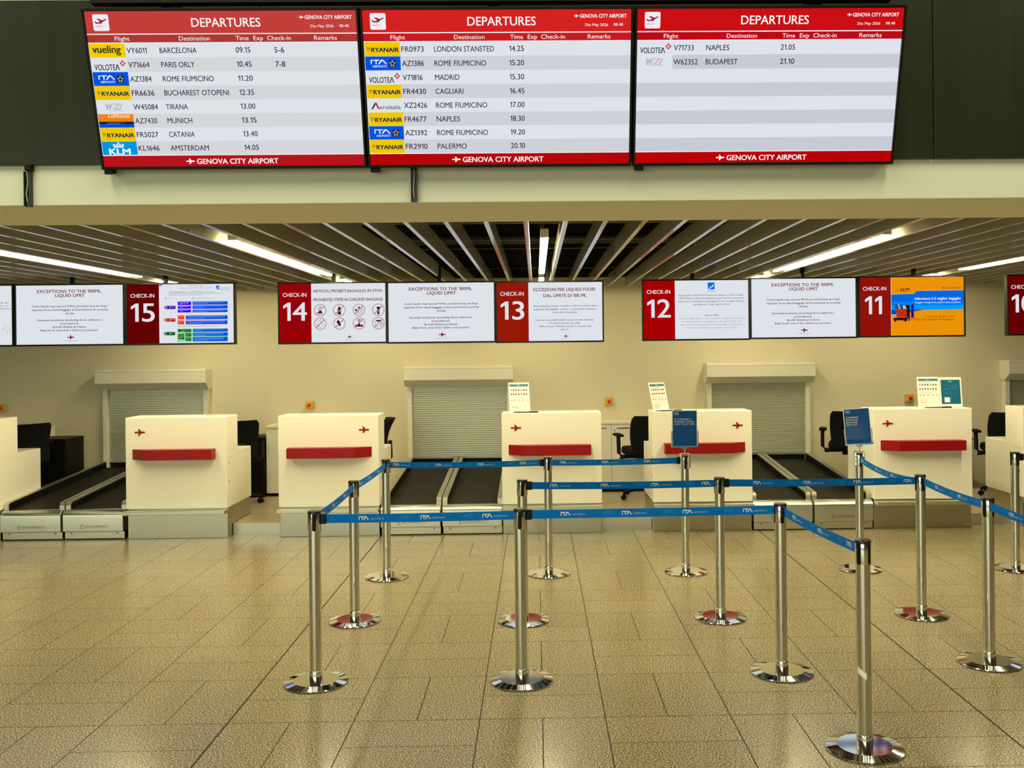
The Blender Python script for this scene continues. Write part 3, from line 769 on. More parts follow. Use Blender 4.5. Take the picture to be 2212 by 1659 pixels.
# ------------------------------------------------------------------ signs clamped on two posts
NAVY = (2, 74, 138)
def post_sign(px, py, yaw, roll, label, lines, cx=0.0):
    t = thing('post_sign', label, 'sign', (px, py - 0.012, 0.918), yaw)
    c = MB()
    for sgn in (-1, 1):
        for z0, z1 in ((-0.028, 0.012), (-0.062, -0.032), (-0.098, -0.066)): c.box(sgn * 0.030 - 0.009, sgn * 0.030 + 0.009, -0.022, 0.030, z0, z1)
        c.box(sgn * 0.034 - 0.006, sgn * 0.034 + 0.006, -0.016, 0.028, -0.10, 0.014)
    c.box(-0.034, 0.034, -0.010, 0.026, 0.0035, 0.014)
    c.build('post_clamp', CHROME, t, bevel=0.003)
    MB().tube([(0, 0.005, 0.010), (0, 0.005, 0.052)], 0.005, 12).build('stem', CHROME, t, smooth=40)
    MB().box(-0.024, 0.024, -0.004, 0.014, 0.050, 0.066).build('holder_block', GREYMETAL, t, bevel=0.002)
    fr = MB()
    w, h = 0.200, 0.286
    zb = 0.066
    for sgn in (-1, 1): fr.box(sgn * 0.103 - 0.004, sgn * 0.103 + 0.004, -0.006, 0.014, zb, zb + 0.125)
    fr.box(-0.107, 0.107, -0.006, 0.014, zb - 0.002, zb + 0.010)
    R = Matrix.Translation((0, 0, zb)) @ Matrix.Rotation(roll, 4, 'Y') @ Matrix.Translation((0, 0, -zb))
    fr.xform(R).build('clip_frame', CHROME, t, bevel=0.0015)
    g = G(w - 0.012, h - 0.014, ink)
    g.rect(0, 0, 1, 1, NAVY, 0)
    u = 0.055
    k = 0.011; g.shape(ITA, u, 0.088, k, (232, 236, 240), 1, kx=k * 1.35); g.text('AIRWAYS', u + 0.02, u + 0.21, 0.115, 0.017, (215, 222, 230), 'r', 1, res=1)
    for i, (s, ww, u1) in enumerate(lines):
        g.text(s, u, u1, 0.262 + 0.070 * i, 0.047, (228, 232, 238) if ww == 'x' else (205, 215, 228), ww, 1)
    g.mb.v = [tuple(R @ (Vector(p) + Vector((-(w - 0.012) / 2, 0.0016, zb + 0.009)))) for p in g.mb.v]
    g.build('poster', t)
    MB().box(-w / 2, w / 2, 0.0032, 0.0055, zb + 0.004, zb + h).xform(R).build('backing_sheet', PAPER, t)
    MB().box(-w / 2, w / 2, -0.0030, -0.0010, zb + 0.004, zb + h).xform(R).build('clear_cover', ACRYL, t)
    return t
post_sign(1.445, 2.914, 0.03, 0.0, 'blue wait-your-turn sign in a chrome holder on a barrier post',
          [('ATTENDERE IL', 'x', 0.80), ('PROPRIO TURNO', 'x', 0.90), ('WAIT YOUR TURN', 'r', 0.92)])
post_sign(2.821, 2.922, -0.30, -0.085, 'blue baggage drop off sign, slightly crooked in its chrome holder on a post',
          [('CONSEGNA', 'x', 0.58), ('BAGAGLIO', 'x', 0.545), ('BAGGAGE', 'r', 0.50), ('DROP OFF', 'r', 0.51)])

# ------------------------------------------------------------------ notices, pens and leaflets on the desks
DT = 1.1525
TEAL = (60, 128, 140)
def notice_art(g):
    g.rect(0, 0, 1, 1, (240, 236, 224), 0)
    g.rect(0.04, 0.045, 0.96, 0.125, TEAL, 1)
    g.shape(ITA, 0.42, 0.10, 0.009, (220, 232, 232), 2, kx=0.0105)
    rnd = random.Random(3)
    def row(v, n, u0, u1, r, cols, ringy=0):
        for i in range(n):
            u = u0 + (u1 - u0) * i / (n - 1); c = cols[i % len(cols)]
            if ringy: g.ring(u, v, r, r * 0.22, c, 1, 14); g.line(u - 0.5 * r / g.w, v, u + 0.5 * r / g.w, v, r * 0.7, c, 1)
            else: g.disc(u, v, r, c, 1, 12); g.rect(u - 0.02, v + r / g.h + 0.012, u + 0.02, v + r / g.h + 0.018, (150, 140, 125), 1)
    g.rect(0.08, 0.165, 0.62, 0.172, (140, 130, 115), 1); g.rect(0.08, 0.182, 0.70, 0.188, (150, 140, 125), 1)
    row(0.25, 7, 0.11, 0.86, 0.0078, [(190, 120, 110), (80, 62, 55), (96, 50, 45), (70, 58, 55)])
    row(0.39, 7, 0.11, 0.86, 0.0078, [(96, 60, 50), (80, 62, 55), (110, 70, 60), (90, 70, 62), (150, 110, 100), (90, 64, 58), (84, 60, 54)])
    for v, u1 in ((0.485, 0.60), (0.497, 0.90), (0.53, 0.66)): g.rect(0.08, v, u1, v + 0.005, (165, 155, 140), 1)
    row(0.60, 2, 0.11, 0.26, 0.009, [(150, 130, 118)], 1); row(0.60, 3, 0.48, 0.90, 0.009, [(150, 130, 118), (180, 120, 110), (160, 140, 125)], 1)
    for a in (0.38, 0.97): g.line(a, 0.55, a, 0.68, 0.0006, (180, 172, 158), 1)
    for v in (0.55, 0.68): g.line(0.38, v, 0.97, v, 0.0006, (180, 172, 158), 1)
    for v, u1 in ((0.73, 0.5), (0.765, 0.62), (0.78, 0.44), (0.90, 0.55), (0.92, 0.40)): g.rect(0.08, v, u1, v + 0.005, (175, 165, 150), 1)
    row(0.84, 3, 0.16, 0.36, 0.005, [(130, 120, 110)])
def notice(x, y, yaw, tilt, label, art='white', w=0.205, h=0.292, name='desk_notice'):
    t = thing(name, label, 'notice', (x, y, DT), yaw, rx=0)
    R = Matrix.Rotation(-tilt, 4, 'X')
    g = G(w - 0.006, h - 0.008, ink, 1)
    if art == 'white': notice_art(g)
    else:
        g.rect(0, 0, 1, 1, (238, 234, 222), 0)
        g.rect(0.055, 0.07, 0.945, 0.905, (24, 92, 128), 1)
        g.shape(ITA, 0.41, 0.15, 0.010, (228, 234, 238), 2, kx=0.0125)
        g.line(0.5, 0.22, 0.5, 0.84, 0.0012, (80, 135, 160), 2)
        g.text('SCAN TO CHECK IN', 0.54, 0.78, 0.30, 0.018, (110, 150, 172), 'r', 2) if False else None
        for v in (0.27, 0.29, 0.31, 0.33, 0.37, 0.39, 0.53, 0.55): g.rect(0.55, v, 0.80, v + 0.006, (72, 128, 155), 2)
        for v in (0.27, 0.35, 0.37, 0.39, 0.41, 0.52, 0.54): g.rect(0.20, v, 0.46, v + 0.006, (72, 128, 155), 2)
        g.rect(0.19, 0.675, 0.44, 0.845, (236, 232, 220), 2)
    g.mb.v = [tuple(R @ (Vector(p) + Vector((-(w - 0.006) / 2, -0.0012, 0.004)))) for p in g.mb.v]
    g.build('printed_sheet', t)
    st = MB().box(-w / 2, w / 2, 0.0, 0.0022, 0.0, h).xform(R)
    st.build('stand_panel', PAPER, t)
    MB().box(-w / 2, w / 2, 0.0, 0.085 + math.sin(tilt) * 0.05, 0.0, 0.0022).build('stand_foot', PAPER, t)
    return t
notice(0.128, 4.640, math.radians(12), math.radians(13), 'white notice of small pictograms leaning on the CHECK-IN 13 desk')
notice(1.492, 4.640, math.radians(30), math.radians(17), 'white notice of small pictograms, turned and leaning, on the CHECK-IN 12 desk', w=0.195, h=0.282)
notice(4.102, 4.660, math.radians(0), math.radians(8), 'white notice of small pictograms with teal heading, left of the blue notice', w=0.215, h=0.298)
notice(4.322, 4.665, math.radians(-1), math.radians(8), 'blue notice in a white frame on the CHECK-IN 11 desk, right of the white notice', 'blue', 0.216, 0.292)
def pen(x, y, ang, col, label, L=0.15, z=DT):
    t = thing('pen', label, 'pen', (x, y, z + 0.0062), ang)
    MB().tube([(0, 0, 0), (0.012, 0, 0), (L * 0.62, 0, 0)], [0.0015, 0.005, 0.006], 10).build('barrel', pbr('pen_%s' % col[0], col[1], 0.35), t, smooth=50)
    MB().tube([(L * 0.62, 0, 0), (L * 0.98, 0, 0), (L, 0, 0)], [0.0062, 0.0062, 0.004], 10).build('cap', BLACK, t, smooth=50)
    MB().box(L * 0.66, L * 0.97, -0.0015, 0.0015, 0.006, 0.0082).build('clip', BLACK, t)
    return t
NAVYP = ('navy', (0.02, 0.02, 0.08)); GREYP = ('grey', (0.05, 0.05, 0.06))
pen(4.02, 4.575, math.radians(-2), NAVYP, 'long navy pen before the two notices on the CHECK-IN 11 desk', 0.26)
pen(0.075, 4.565, math.radians(5), GREYP, 'dark grey pen below the notice on the CHECK-IN 13 desk, front one', 0.22)
pen(0.065, 4.600, math.radians(-7), GREYP, 'dark grey pen below the notice on the CHECK-IN 13 desk, back one', 0.24)
pen(1.47, 4.560, math.radians(3), NAVYP, 'navy pen on the edge of the CHECK-IN 12 desk', 0.21)
lf = thing('leaflet', 'blue leaflet lying flat below the notice on the CHECK-IN 12 desk', 'leaflet', (1.43, 4.575, DT), math.radians(4))
MB().box(0, 0.20, 0, 0.07, 0, 0.005).build('folded_paper', pbr('leaflet_blue', lin((60, 96, 130)), 0.5), lf)

# ------------------------------------------------------------------ check-in monitors
MW, MH = 1.048, 0.598
SWHITE = (222, 227, 234)
def monitor(x, label, draw, back=SWHITE, pole=None, zt=2.430):
    t = thing('check_in_screen', label, 'screen', (x, 4.70, zt - MH), group='screens hung over the desks')
    b = 0.014
    fr = MB(); fr.box(0, MW, 0.012, 0.060, 0, MH)
    for q in ((0, MW, 0, b * 1.2), (0, MW, MH - b, MH), (0, b, b * 1.2, MH - b), (MW - b, MW, b * 1.2, MH - b)): fr.box(q[0], q[1], -0.004, 0.012, q[2], q[3])
    fr.build('bezel', BLACK, t, bevel=0.002)
    g = G(MW - 2 * b, MH - 2.2 * b, glow); g.rect(0, 0, 1, 1, back, 0)
    draw(g)
    g.build('display', t, (b, 0.010, b * 1.2))
    if pole is not None:
        MB().box(pole - 0.018, pole + 0.018, 0.062, 0.092, MH * 0.4, MH + 0.35).build('ceiling_pole', BLACK, t)
        MB().box(pole - 0.05, pole + 0.05, 0.058, 0.075, MH * 0.35, MH * 0.8).build('mount_plate', BLACK, t)
    return t
MAROON = (118, 18, 50); DKTXT = (92, 48, 66)
def head(g, num, red):
    g.rect(0, 0, 0.299, 1, red, 1)
    g.rect(0.299, 0, 0.302, 1, (236, 238, 242), 1)
    g.text('CHECK-IN', 0.030, 0.255, 0.222, 0.064, (232, 232, 238), 'm', 2)
    wd = 0.163 if num == '11' else 0.224
    u0 = 0.05 if num == '11' else 0.034
    g.text(num, u0, u0 + wd, 0.628, 0.305, (222, 226, 234), 'm', 2, res=6)
def small_logo(g, u, v, w, tw, vt, cap):
    g.plane(u - w / 2, v, w * g.w, (120, 16, 44), 2)
    g.text('GENOVA CITY AIRPORT', u - tw / 2, u + tw / 2, vt, cap, (96, 70, 90), 'r', 2, res=1)
def draw_exc(g):
    g.text('EXCEPTIONS TO THE 100ML', 0.195, 0.793, 0.128, 0.052, MAROON, 'b', 2)
    g.text('LIQUID LIMIT', 0.364, 0.639, 0.199, 0.053, MAROON, 'b', 2)
    for s, a, b, v in (('Some liquids may exceed 100ml, provided they are kept', 0.150, 0.850, 0.370), ('separate from hand baggage and presented at security', 0.143, 0.857, 0.431),
                       ('checks.', 0.455, 0.547, 0.490), ('Essential medicines (including those without a', 0.200, 0.793, 0.605), ('prescription).', 0.410, 0.583, 0.663),
                       ('Special dietary products.', 0.335, 0.657, 0.720), ('Baby food, even if the child is not present.', 0.225, 0.766, 0.778)):
        g.text(s, a, b, v, 0.033, DKTXT, 'b', 2, res=1)
    small_logo(g, 0.506, 0.882, 0.062, 0.124, 0.948, 0.013)
def draw_13(g):
    head(g, '13', (150, 24, 6))
    g.text('ECCEZIONI PER LIQUIDI FUORI', 0.349, 0.934, 0.150, 0.054, MAROON, 'b', 2)
    g.text('DAL LIMITE DI 100 ML', 0.440, 0.852, 0.254, 0.054, MAROON, 'b', 2)
    for s, a, b, v in (('Alcuni liquidi possono eccedere i 100 ml, purché siano', 0.344, 0.950, 0.417), ('separati dal bagaglio a mano e presentati durante i', 0.351, 0.945, 0.472),
                       ('controlli di sicurezza:', 0.527, 0.763, 0.527), ('Farmaci essenziali (anche senza ricetta medica).', 0.366, 0.920, 0.657), ('Prodotti dietetici speciali.', 0.495, 0.790, 0.711),
                       ("Alimenti per l'infanzia, anche in assenza del", 0.396, 0.893, 0.764), ('minore.', 0.603, 0.683, 0.818)):
        g.text(s, a, b, v, 0.030, (100, 56, 70), 'm', 2, res=1)
    small_logo(g, 0.651, 0.923, 0.042, 0.084, 0.970, 0.010)
INK = (44, 18, 28)
def draw_14(g):
    head(g, '14', (150, 2, 6))
    g.text('ARTICOLI PROIBITI BAGAGLIO IN STIVA', 0.318, 0.970, 0.152, 0.048, (110, 34, 54), 'b', 2)
    g.text('PROHIBITED ITEMS IN CHECKED BAGGAGE', 0.319, 0.973, 0.299, 0.048, (110, 34, 54), 'b', 2)
    W, H = g.w, g.h
    def at(u, v): return lambda x, y: (u + x / W, v - y / H)
    r = 0.0585
    cs = [(u, v) for v in (0.456, 0.684) for u in (0.382, 0.563, 0.748, 0.931)]
    for i, (u, v) in enumerate(cs):
        A = at(u, v); P = lambda pts: g.poly([A(x * r, y * r) for x, y in pts][::-1], INK, 2)
        if i == 0:
            g.poly([A(x, y) for x, y in [(r * 0.38 * math.cos(math.radians(a)), r * (-0.5 + 0.45 * math.sin(math.radians(a)))) for a in range(180, -1, -20)]], INK, 2)
            P([(-0.42, -0.66), (0.42, -0.66), (0.42, -0.60), (-0.42, -0.60)]); P([(-0.12, 0.02), (-0.45, 0.38), (-0.38, 0.42), (-0.04, 0.06)]); g.disc(*A(0, r * 0.55), r * 0.12, INK, 2, 10)
        elif i == 1:
            P([(-0.26, -0.72), (0.26, -0.72), (0.26, 0.28), (0.08, 0.5), (0.08, 0.7), (-0.08, 0.7), (-0.08, 0.5), (-0.26, 0.28)])
            g.ring(*A(0, -0.12 * r), r * 0.2, r * 0.07, (225, 200, 200), 3, 12)
        elif i == 2:
            for k in (0.52, 0.30): g.ring(*A(0.12 * r, -0.12 * r), r * k, r * 0.05, (70, 66, 76), 2, 24)
            P([(-0.72, -0.05), (-0.5, 0.2), (-0.3, 0.02), (-0.5, -0.24)]); P([(-0.18, 0.42), (0.0, 0.62), (0.2, 0.42), (0.02, 0.22)])
        elif i == 3:
            P([(-0.17, -0.75), (0.17, -0.75), (0.17, 0.18), (0.28, 0.32), (0.28, 0.5), (-0.28, 0.5), (-0.28, 0.32), (-0.17, 0.18)]); g.disc(*A(0, -0.2 * r), r * 0.08, (222, 225, 232), 3, 10)
        elif i == 4:
            for a, b in (((-0.6, 0.35), (0.05, 0.75)), ((0.05, 0.75), (0.1, 0.1)), ((0.1, 0.1), (-0.55, -0.35)), ((-0.55, -0.35), (-0.6, 0.35)), ((0.1, 0.1), (0.65, -0.2)), ((0.65, -0.2), (0.05, -0.72)), ((0.05, -0.72), (-0.55, -0.35))):
                g.line(*A(a[0] * r, a[1] * r), *A(b[0] * r, b[1] * r), 0.0022, (90, 88, 96), 2)
        elif i == 5:
            P([(-0.5, 0.28), (-0.28, 0.58), (-0.05, 0.5), (0.08, 0.15), (0.26, -0.2), (0.05, -0.44), (-0.15, -0.3), (-0.3, 0.0)]); g.line(*A(0.2 * r, -0.5 * r), *A(0.36 * r, -0.74 * r), 0.0025, INK, 2)
        elif i == 6:
            P([(-0.6, -0.55), (0.6, -0.55), (0.6, -0.2), (0.45, -0.2), (0.2, -0.32), (0.12, 0.0), (-0.12, 0.0), (-0.2, -0.32), (-0.45, -0.2), (-0.6, -0.2)]); P([(-0.36, 0.52), (0.36, 0.52), (0.36, 0.64), (-0.36, 0.64)]); P([(-0.06, 0.0), (0.06, 0.0), (0.06, 0.55), (-0.06, 0.55)])
        else:
            for a, b in (((-0.5, 0.35), (-0.48, -0.55)), ((-0.48, -0.55), (0.42, -0.55)), ((0.42, -0.55), (0.45, 0.35))): g.line(*A(a[0] * r, a[1] * r), *A(b[0] * r, b[1] * r), 0.003, (60, 54, 64), 2)
            g.poly([A(r * (-0.02 + 0.47 * math.cos(t)), r * (0.4 + 0.13 * math.sin(t))) for t in (-2 * math.pi * q / 18 for q in range(18))], INK, 2); g.ring(*A(0.55 * r, -0.1 * r), r * 0.22, r * 0.06, (70, 64, 74), 2, 16)
        g.line(*A(-r * 0.66, -r * 0.66), *A(r * 0.66, r * 0.66), r * 0.11, (176, 30, 44), 4)
        g.ring(u, v, r, r * 0.085, (176, 30, 44), 4, 32)
    small_logo(g, 0.657, 0.912, 0.043, 0.083, 0.962, 0.010)
def enac(g, u0, v0, u1, v1):
    g.rect(u0, v0, u1, v1, (0, 112, 225), 2)
    f = lambda a, b: (u0 + (u1 - u0) * a, v0 + (v1 - v0) * b)
    g.poly([f(0.06, 0.95), f(0.28, 0.70), f(0.62, 0.52), f(0.66, 0.40), f(1.0, 0.20), f(0.78, 0.42), f(0.80, 0.60), f(0.45, 0.72), f(0.20, 0.98)][::-1], (230, 236, 245), 3)
def draw_12(g):
    head(g, '12', (165, 0, 2))
    enac(g, 0.614, 0.036, 0.680, 0.156)
    g.text('enac', 0.614, 0.680, 0.198, 0.045, (120, 160, 205), 'r', 2)
    for i, (s, a, b) in enumerate((('Regolamento 261/2004 del Parlamento europeo e del Consiglio,', 0.336, 0.957), ("dell'11 febbraio 2004, che stabilisce norme comuni in materia di", 0.340, 0.957),
                                   ('risarcimento e assistenza ai passeggeri in caso di negato imbarco,', 0.325, 0.970), ('cancellazione o lungo ritardo dei voli', 0.470, 0.827))):
        g.text(s, a, b, 0.266 + 0.0525 * i, 0.029, (84, 88, 96), 'm', 2, res=1)
    g.text('Articolo 14(1)', 0.583, 0.712, 0.612, 0.030, (84, 88, 96), 'm', 2, res=1)
    for i, (s, a, b) in enumerate((('"In caso di negato imbarco o di volo cancellato o ritardato di almeno due', 0.333, 0.970), ('ore, rivolgersi al banco di accettazione o alla porta di imbarco per', 0.360, 0.938),
                                   ('ottenere il testo che enumera i diritti del passeggero, in particolare in', 0.342, 0.960), ('materia di compensazione pecuniaria e di assistenza"', 0.410, 0.890))):
        g.text(s, a, b, 0.664 + 0.0525 * i, 0.029, (132, 134, 142), 'r', 2, res=1)
def draw_11(g):
    head(g, '11', (142, 18, 8))
    OR = (236, 146, 6)
    g.rect(0.302, 0, 1, 1, OR, 1)
    band = [(0.302, 0.293), (0.515, 0.285), (0.547, 0.235), (1.0, 0.232)]
    lv = [0.40, 0.48, 0.558]
    g.poly([(0.302, 0.293), (0.302, 0.66), (0.42, 0.66), (0.60, 0.565), (1.0, 0.558), (1.0, 0.232), (0.547, 0.235), (0.515, 0.285)], (0, 104, 226), 2)
    g.rect(0.302, 0.42, 1.0, 0.49, (0, 130, 240), 3); g.poly([(0.302, 0.49), (0.302, 0.575), (0.60, 0.565), (1.0, 0.558), (1.0, 0.49)], (0, 156, 255), 3)
    g.poly([(0.302, 0.556), (0.302, 0.64), (0.46, 0.63), (0.62, 0.556)], (0, 72, 186), 4)
    g.poly([(0.302, 0.66), (0.302, 0.70), (0.46, 0.62), (0.62, 0.556), (0.58, 0.60), (0.46, 0.66)], OR, 5)
    g.poly([(0.302, 0.640), (0.302, 0.662), (0.40, 0.640), (0.40, 0.630)], (150, 205, 245), 5)
    g.line(0.302, 0.290, 0.516, 0.282, 0.004, (250, 170, 90), 5); g.line(0.516, 0.282, 0.548, 0.232, 0.004, (250, 170, 90), 5); g.line(0.548, 0.232, 1.0, 0.229, 0.004, (250, 170, 90), 5)
    g.text('ADM', 0.386, 0.478, 0.236, 0.054, (52, 28, 20), 'b', 3); g.ring(0.358, 0.208, 0.013, 0.004, (150, 104, 30), 3, 12); g.rect(0.345, 0.247, 0.475, 0.250, (130, 92, 30), 3)
    g.text('#SoCosaPorto', 0.794, 0.972, 0.203, 0.036, (72, 44, 10), 'm', 3, res=1)
    g.text('Informarsi è il miglior bagaglio', 0.529, 0.972, 0.390, 0.043, (236, 242, 248), 'b', 6)
    g.text('Viaggia consapevole, passa senza sorprese.', 0.529, 0.972, 0.446, 0.028, (220, 232, 246), 'm', 6, res=1)
    g.text('Scopri cosa lasciare a casa', 0.630, 0.902, 0.690, 0.030, (84, 48, 8), 'm', 3, res=1)
    g.text('nella Carta Doganale del Viaggiatore', 0.528, 0.905, 0.742, 0.030, (84, 48, 8), 'm', 3, res=1)
    # luggage trolley on the beach
    g.poly([(0.487, 0.46), (0.489, 0.70), (0.518, 0.69), (0.518, 0.47)], (18, 20, 150), 6); g.poly([(0.487, 0.46), (0.489, 0.70), (0.494, 0.70), (0.492, 0.46)], (0, 110, 215), 7)
    g.poly([(0.447, 0.545), (0.447, 0.685), (0.480, 0.665), (0.478, 0.475), (0.430, 0.478)], (58, 16, 8), 6)
    g.poly([(0.347, 0.545), (0.352, 0.690), (0.448, 0.685), (0.447, 0.545)], (206, 50, 12), 7)
    g.line(0.360, 0.56, 0.440, 0.675, 0.008, (176, 34, 8), 8); g.line(0.440, 0.56, 0.360, 0.675, 0.008, (176, 34, 8), 8)
    for a, b, c, d, k in ((0.343, 0.462, 0.366, 0.545, (40, 12, 18)), (0.325, 0.50, 0.352, 0.545, (30, 16, 30)), (0.372, 0.46, 0.380, 0.545, (214, 160, 70)), (0.384, 0.475, 0.40, 0.545, (60, 24, 20)), (0.402, 0.47, 0.412, 0.545, (20, 24, 40)), (0.43, 0.50, 0.445, 0.545, (150, 190, 60))):
        g.line(a, b, c, d, 0.010, k, 8)
    g.poly([(0.412, 0.485), (0.412, 0.53), (0.44, 0.535), (0.44, 0.49)], (170, 214, 226), 8)
    g.poly([(0.318, 0.700), (0.322, 0.735), (0.44, 0.745), (0.482, 0.690), (0.480, 0.660), (0.448, 0.690), (0.352, 0.692)], (30, 22, 52), 8)
    for u in (0.338, 0.435): g.disc(u, 0.745, 0.011, (24, 16, 36), 9, 12)
    g.poly([(0.445, 0.75), (0.48, 0.70), (0.49, 0.72), (0.475, 0.75)], (196, 48, 10), 7); g.poly([(0.495, 0.70), (0.50, 0.725), (0.53, 0.72), (0.545, 0.69)], (226, 84, 20), 5)
def draw_15(g):
    head(g, '15', (98, 2, 2))
    q = lambda x, y: ((x - 48 - 0.026 * (y - 130)) / 2040.0, (y - 130 + 0.0108 * (x - 48)) / 1140.0)
    def R(x0, y0, x1, y1, c, L=2):
        a = q(x0, (y0 + y1) / 2); b = q(x1, (y0 + y1) / 2); t0 = q((x0 + x1) / 2, y0); t1 = q((x0 + x1) / 2, y1)
        g.rect(a[0], t0[1], b[0], t1[1], c, L)
    def T(s, x0, x1, yb, cap, c, w='r', L=3):
        a = q(x0, yb); b = q(x1, yb); g.text(s, a[0], b[0], (a[1] + b[1]) / 2, cap / 1140.0, c, w, L, res=1)
    def bars(x0, y0, n, w, c, gap=13, L=4):
        rnd = random.Random(x0 * 7 + y0)
        for i in range(n): R(x0, y0 + gap * i, x0 + w * (1.0 if i < n - 1 else rnd.uniform(0.25, 0.6)), y0 + gap * i + 5, c, L)
    g.poly([(0.301, 0), (0.303, 0.04), (0.338, 0)], (60, 130, 220), 2)
    T('Diritti dei passeggeri', 1230, 1515, 157, 22, (110, 100, 130)); T('Regolamento Comunitario (CE) n. 261/2004', 1070, 1672, 198, 22, (110, 100, 130))
    T('Ambito di applicazione', 1260, 1485, 250, 14, (130, 124, 140)); bars(855, 268, 1, 880, (120, 116, 136)); R(855, 268, 1730, 274, (125, 120, 140)); R(850, 293, 1898, 299, (125, 120, 140)); R(850, 324, 1492, 330, (125, 120, 140))
    a = q(1752, 145); b = q(1820, 212); enac(g, a[0], a[1], b[0], b[1]); T('enac', 1842, 2025, 210, 52, (110, 150, 205), 'l'); R(1752, 221, 2025, 226, (110, 140, 190))
    R(788, 373, 798, 416, (40, 40, 110)); T('INTERRUZIONE', 812, 938, 395, 14, (120, 130, 170)); R(1310, 370, 1318, 410, (40, 40, 110)); T('DIRITTI DEL PASSEGGERO', 1330, 1605, 385, 14, (100, 150, 190)); R(1330, 398, 1698, 403, (140, 160, 190))
    for y0, y1, c, ymid, pill in ((442, 668, (208, 182, 240), 568, (66, 20, 176)), (700, 905, (250, 200, 190), 812, (200, 26, 10)), (975, 1232, (140, 220, 160), 1075, (10, 78, 22))):
        R(1022, y0, 1985 if y0 < 500 else 1995, y1, c, 2)
        R(795, ymid - 33, 985, ymid + 33, pill, 2); cc = q(797, ymid); g.disc(cc[0], cc[1], 0.0155, pill, 3, 18); g.ring(cc[0] + 0.002, cc[1], 0.012, 0.003, (225, 228, 240), 4, 16); bars(865, ymid - 14, 2, 100, (210, 205, 230), 20)
    PU, BL, RE, GR = (58, 0, 236), (0, 84, 222), (222, 36, 12), (8, 86, 14); LT, LB = (170, 160, 250), (120, 175, 250)
    for y0, y1 in ((458, 522), (540, 592), (610, 664)): R(1028, y0, 1278, y1, PU, 3); bars(1060, y0 + 12, 3 if y1 - y0 > 60 else 2, 180, LT, 16)
    for y0, y1 in ((452, 512), (527, 592), (612, 662)): R(1312, y0, 1982, y1, BL, 3); bars(1335, y0 + 14, 2, 560, LB, 22)
    for y0, y1 in ((727, 797), (823, 893)): R(1032, y0, 1150, y1, RE, 3); bars(1045, y0 + 12, 3, 90, (250, 150, 130), 18)
    for y0, y1 in ((722, 797), (820, 893)): R(1184, y0, 1984, y1, BL, 3); bars(1212, y0 + 12, 3, 720, LB, 20)
    R(1025, 928, 1825, 936, (150, 150, 164), 3)
    R(1040, 988, 1290, 1040, GR, 3); bars(1085, 1004, 2, 190, (150, 210, 150), 18); R(1043, 1080, 1160, 1187, GR, 3); bars(1055, 1098, 5, 96, (140, 205, 145), 17)
    for y0, y1 in ((1060, 1130), (1146, 1215)): R(1185, y0, 1292, y1, GR, 3); bars(1200, y0 + 14, 3, 80, (150, 205, 140), 17)
    for y0, y1, n in ((980, 1037, 2), (1055, 1120, 3), (1137, 1222, 4)): R(1328, y0, 1992, y1, BL, 3); bars(1352, y0 + 12, n, 560, LB, 18)
def draw_16(g):
    head(g, '16', (130, 2, 4))
    for s, a, b, v in (('Some passengers may be denied boarding, the', 0.40, 0.967, 0.30), ('carrier shall ask for volunteers on', 0.45, 0.965, 0.352), ('Article 4 Denied', 0.80, 0.985, 0.404)):
        g.text(s, a, b, v, 0.034, (90, 76, 86), 'r', 2, res=1)
    for s, a, b, v in (('for at', 0.92, 0.982, 0.695), ('the text', 0.90, 0.985, 0.745), ('and', 0.94, 0.978, 0.796)):
        g.text(s, a, b, v, 0.030, (150, 146, 154), 'l', 2, res=1)
def draw_10(g): head(g, '10', (100, 0, 2))
PITCH = 1.0455
monitor(-2.610 - PITCH + 0.0, 'CHECK-IN 15 screen, dark red beside a chart of coloured boxes', draw_15, pole=0.36, zt=2.434)
monitor(-2.610 - 2 * PITCH - 0.012, 'white liquid limit notice screen left of the CHECK-IN 15 screen', draw_exc, pole=0.52, zt=2.434)
monitor(-2.610 - 3 * PITCH - 0.024, 'screen cut by the left picture edge, only its lettered right side showing', draw_16, pole=0.5, zt=2.434)
monitor(-2.196, 'CHECK-IN 14 screen, red beside eight crossed-out pictograms', draw_14, pole=0.522, zt=2.428)
monitor(-2.196 + 1.0475, 'white liquid limit notice screen between CHECK-IN 14 and CHECK-IN 13', draw_exc, pole=0.50, zt=2.424)
monitor(-2.196 + 2.0965, 'CHECK-IN 13 screen, brick red beside an Italian liquids notice', draw_13, pole=0.50, zt=2.419)
monitor(1.323, 'CHECK-IN 12 screen, red beside grey text under a blue emblem', draw_12, pole=0.50, zt=2.424)
monitor(1.323 + 1.050, 'white liquid limit notice screen between CHECK-IN 12 and CHECK-IN 11', draw_exc, pole=0.53, zt=2.431)
monitor(1.323 + 2.112, 'CHECK-IN 11 screen, red beside an orange and blue luggage advert', draw_11, back=(236, 146, 6), pole=0.57, zt=2.436)
monitor(4.893, 'red CHECK-IN screen cut by the right picture edge', draw_10, pole=0.55, zt=2.440)

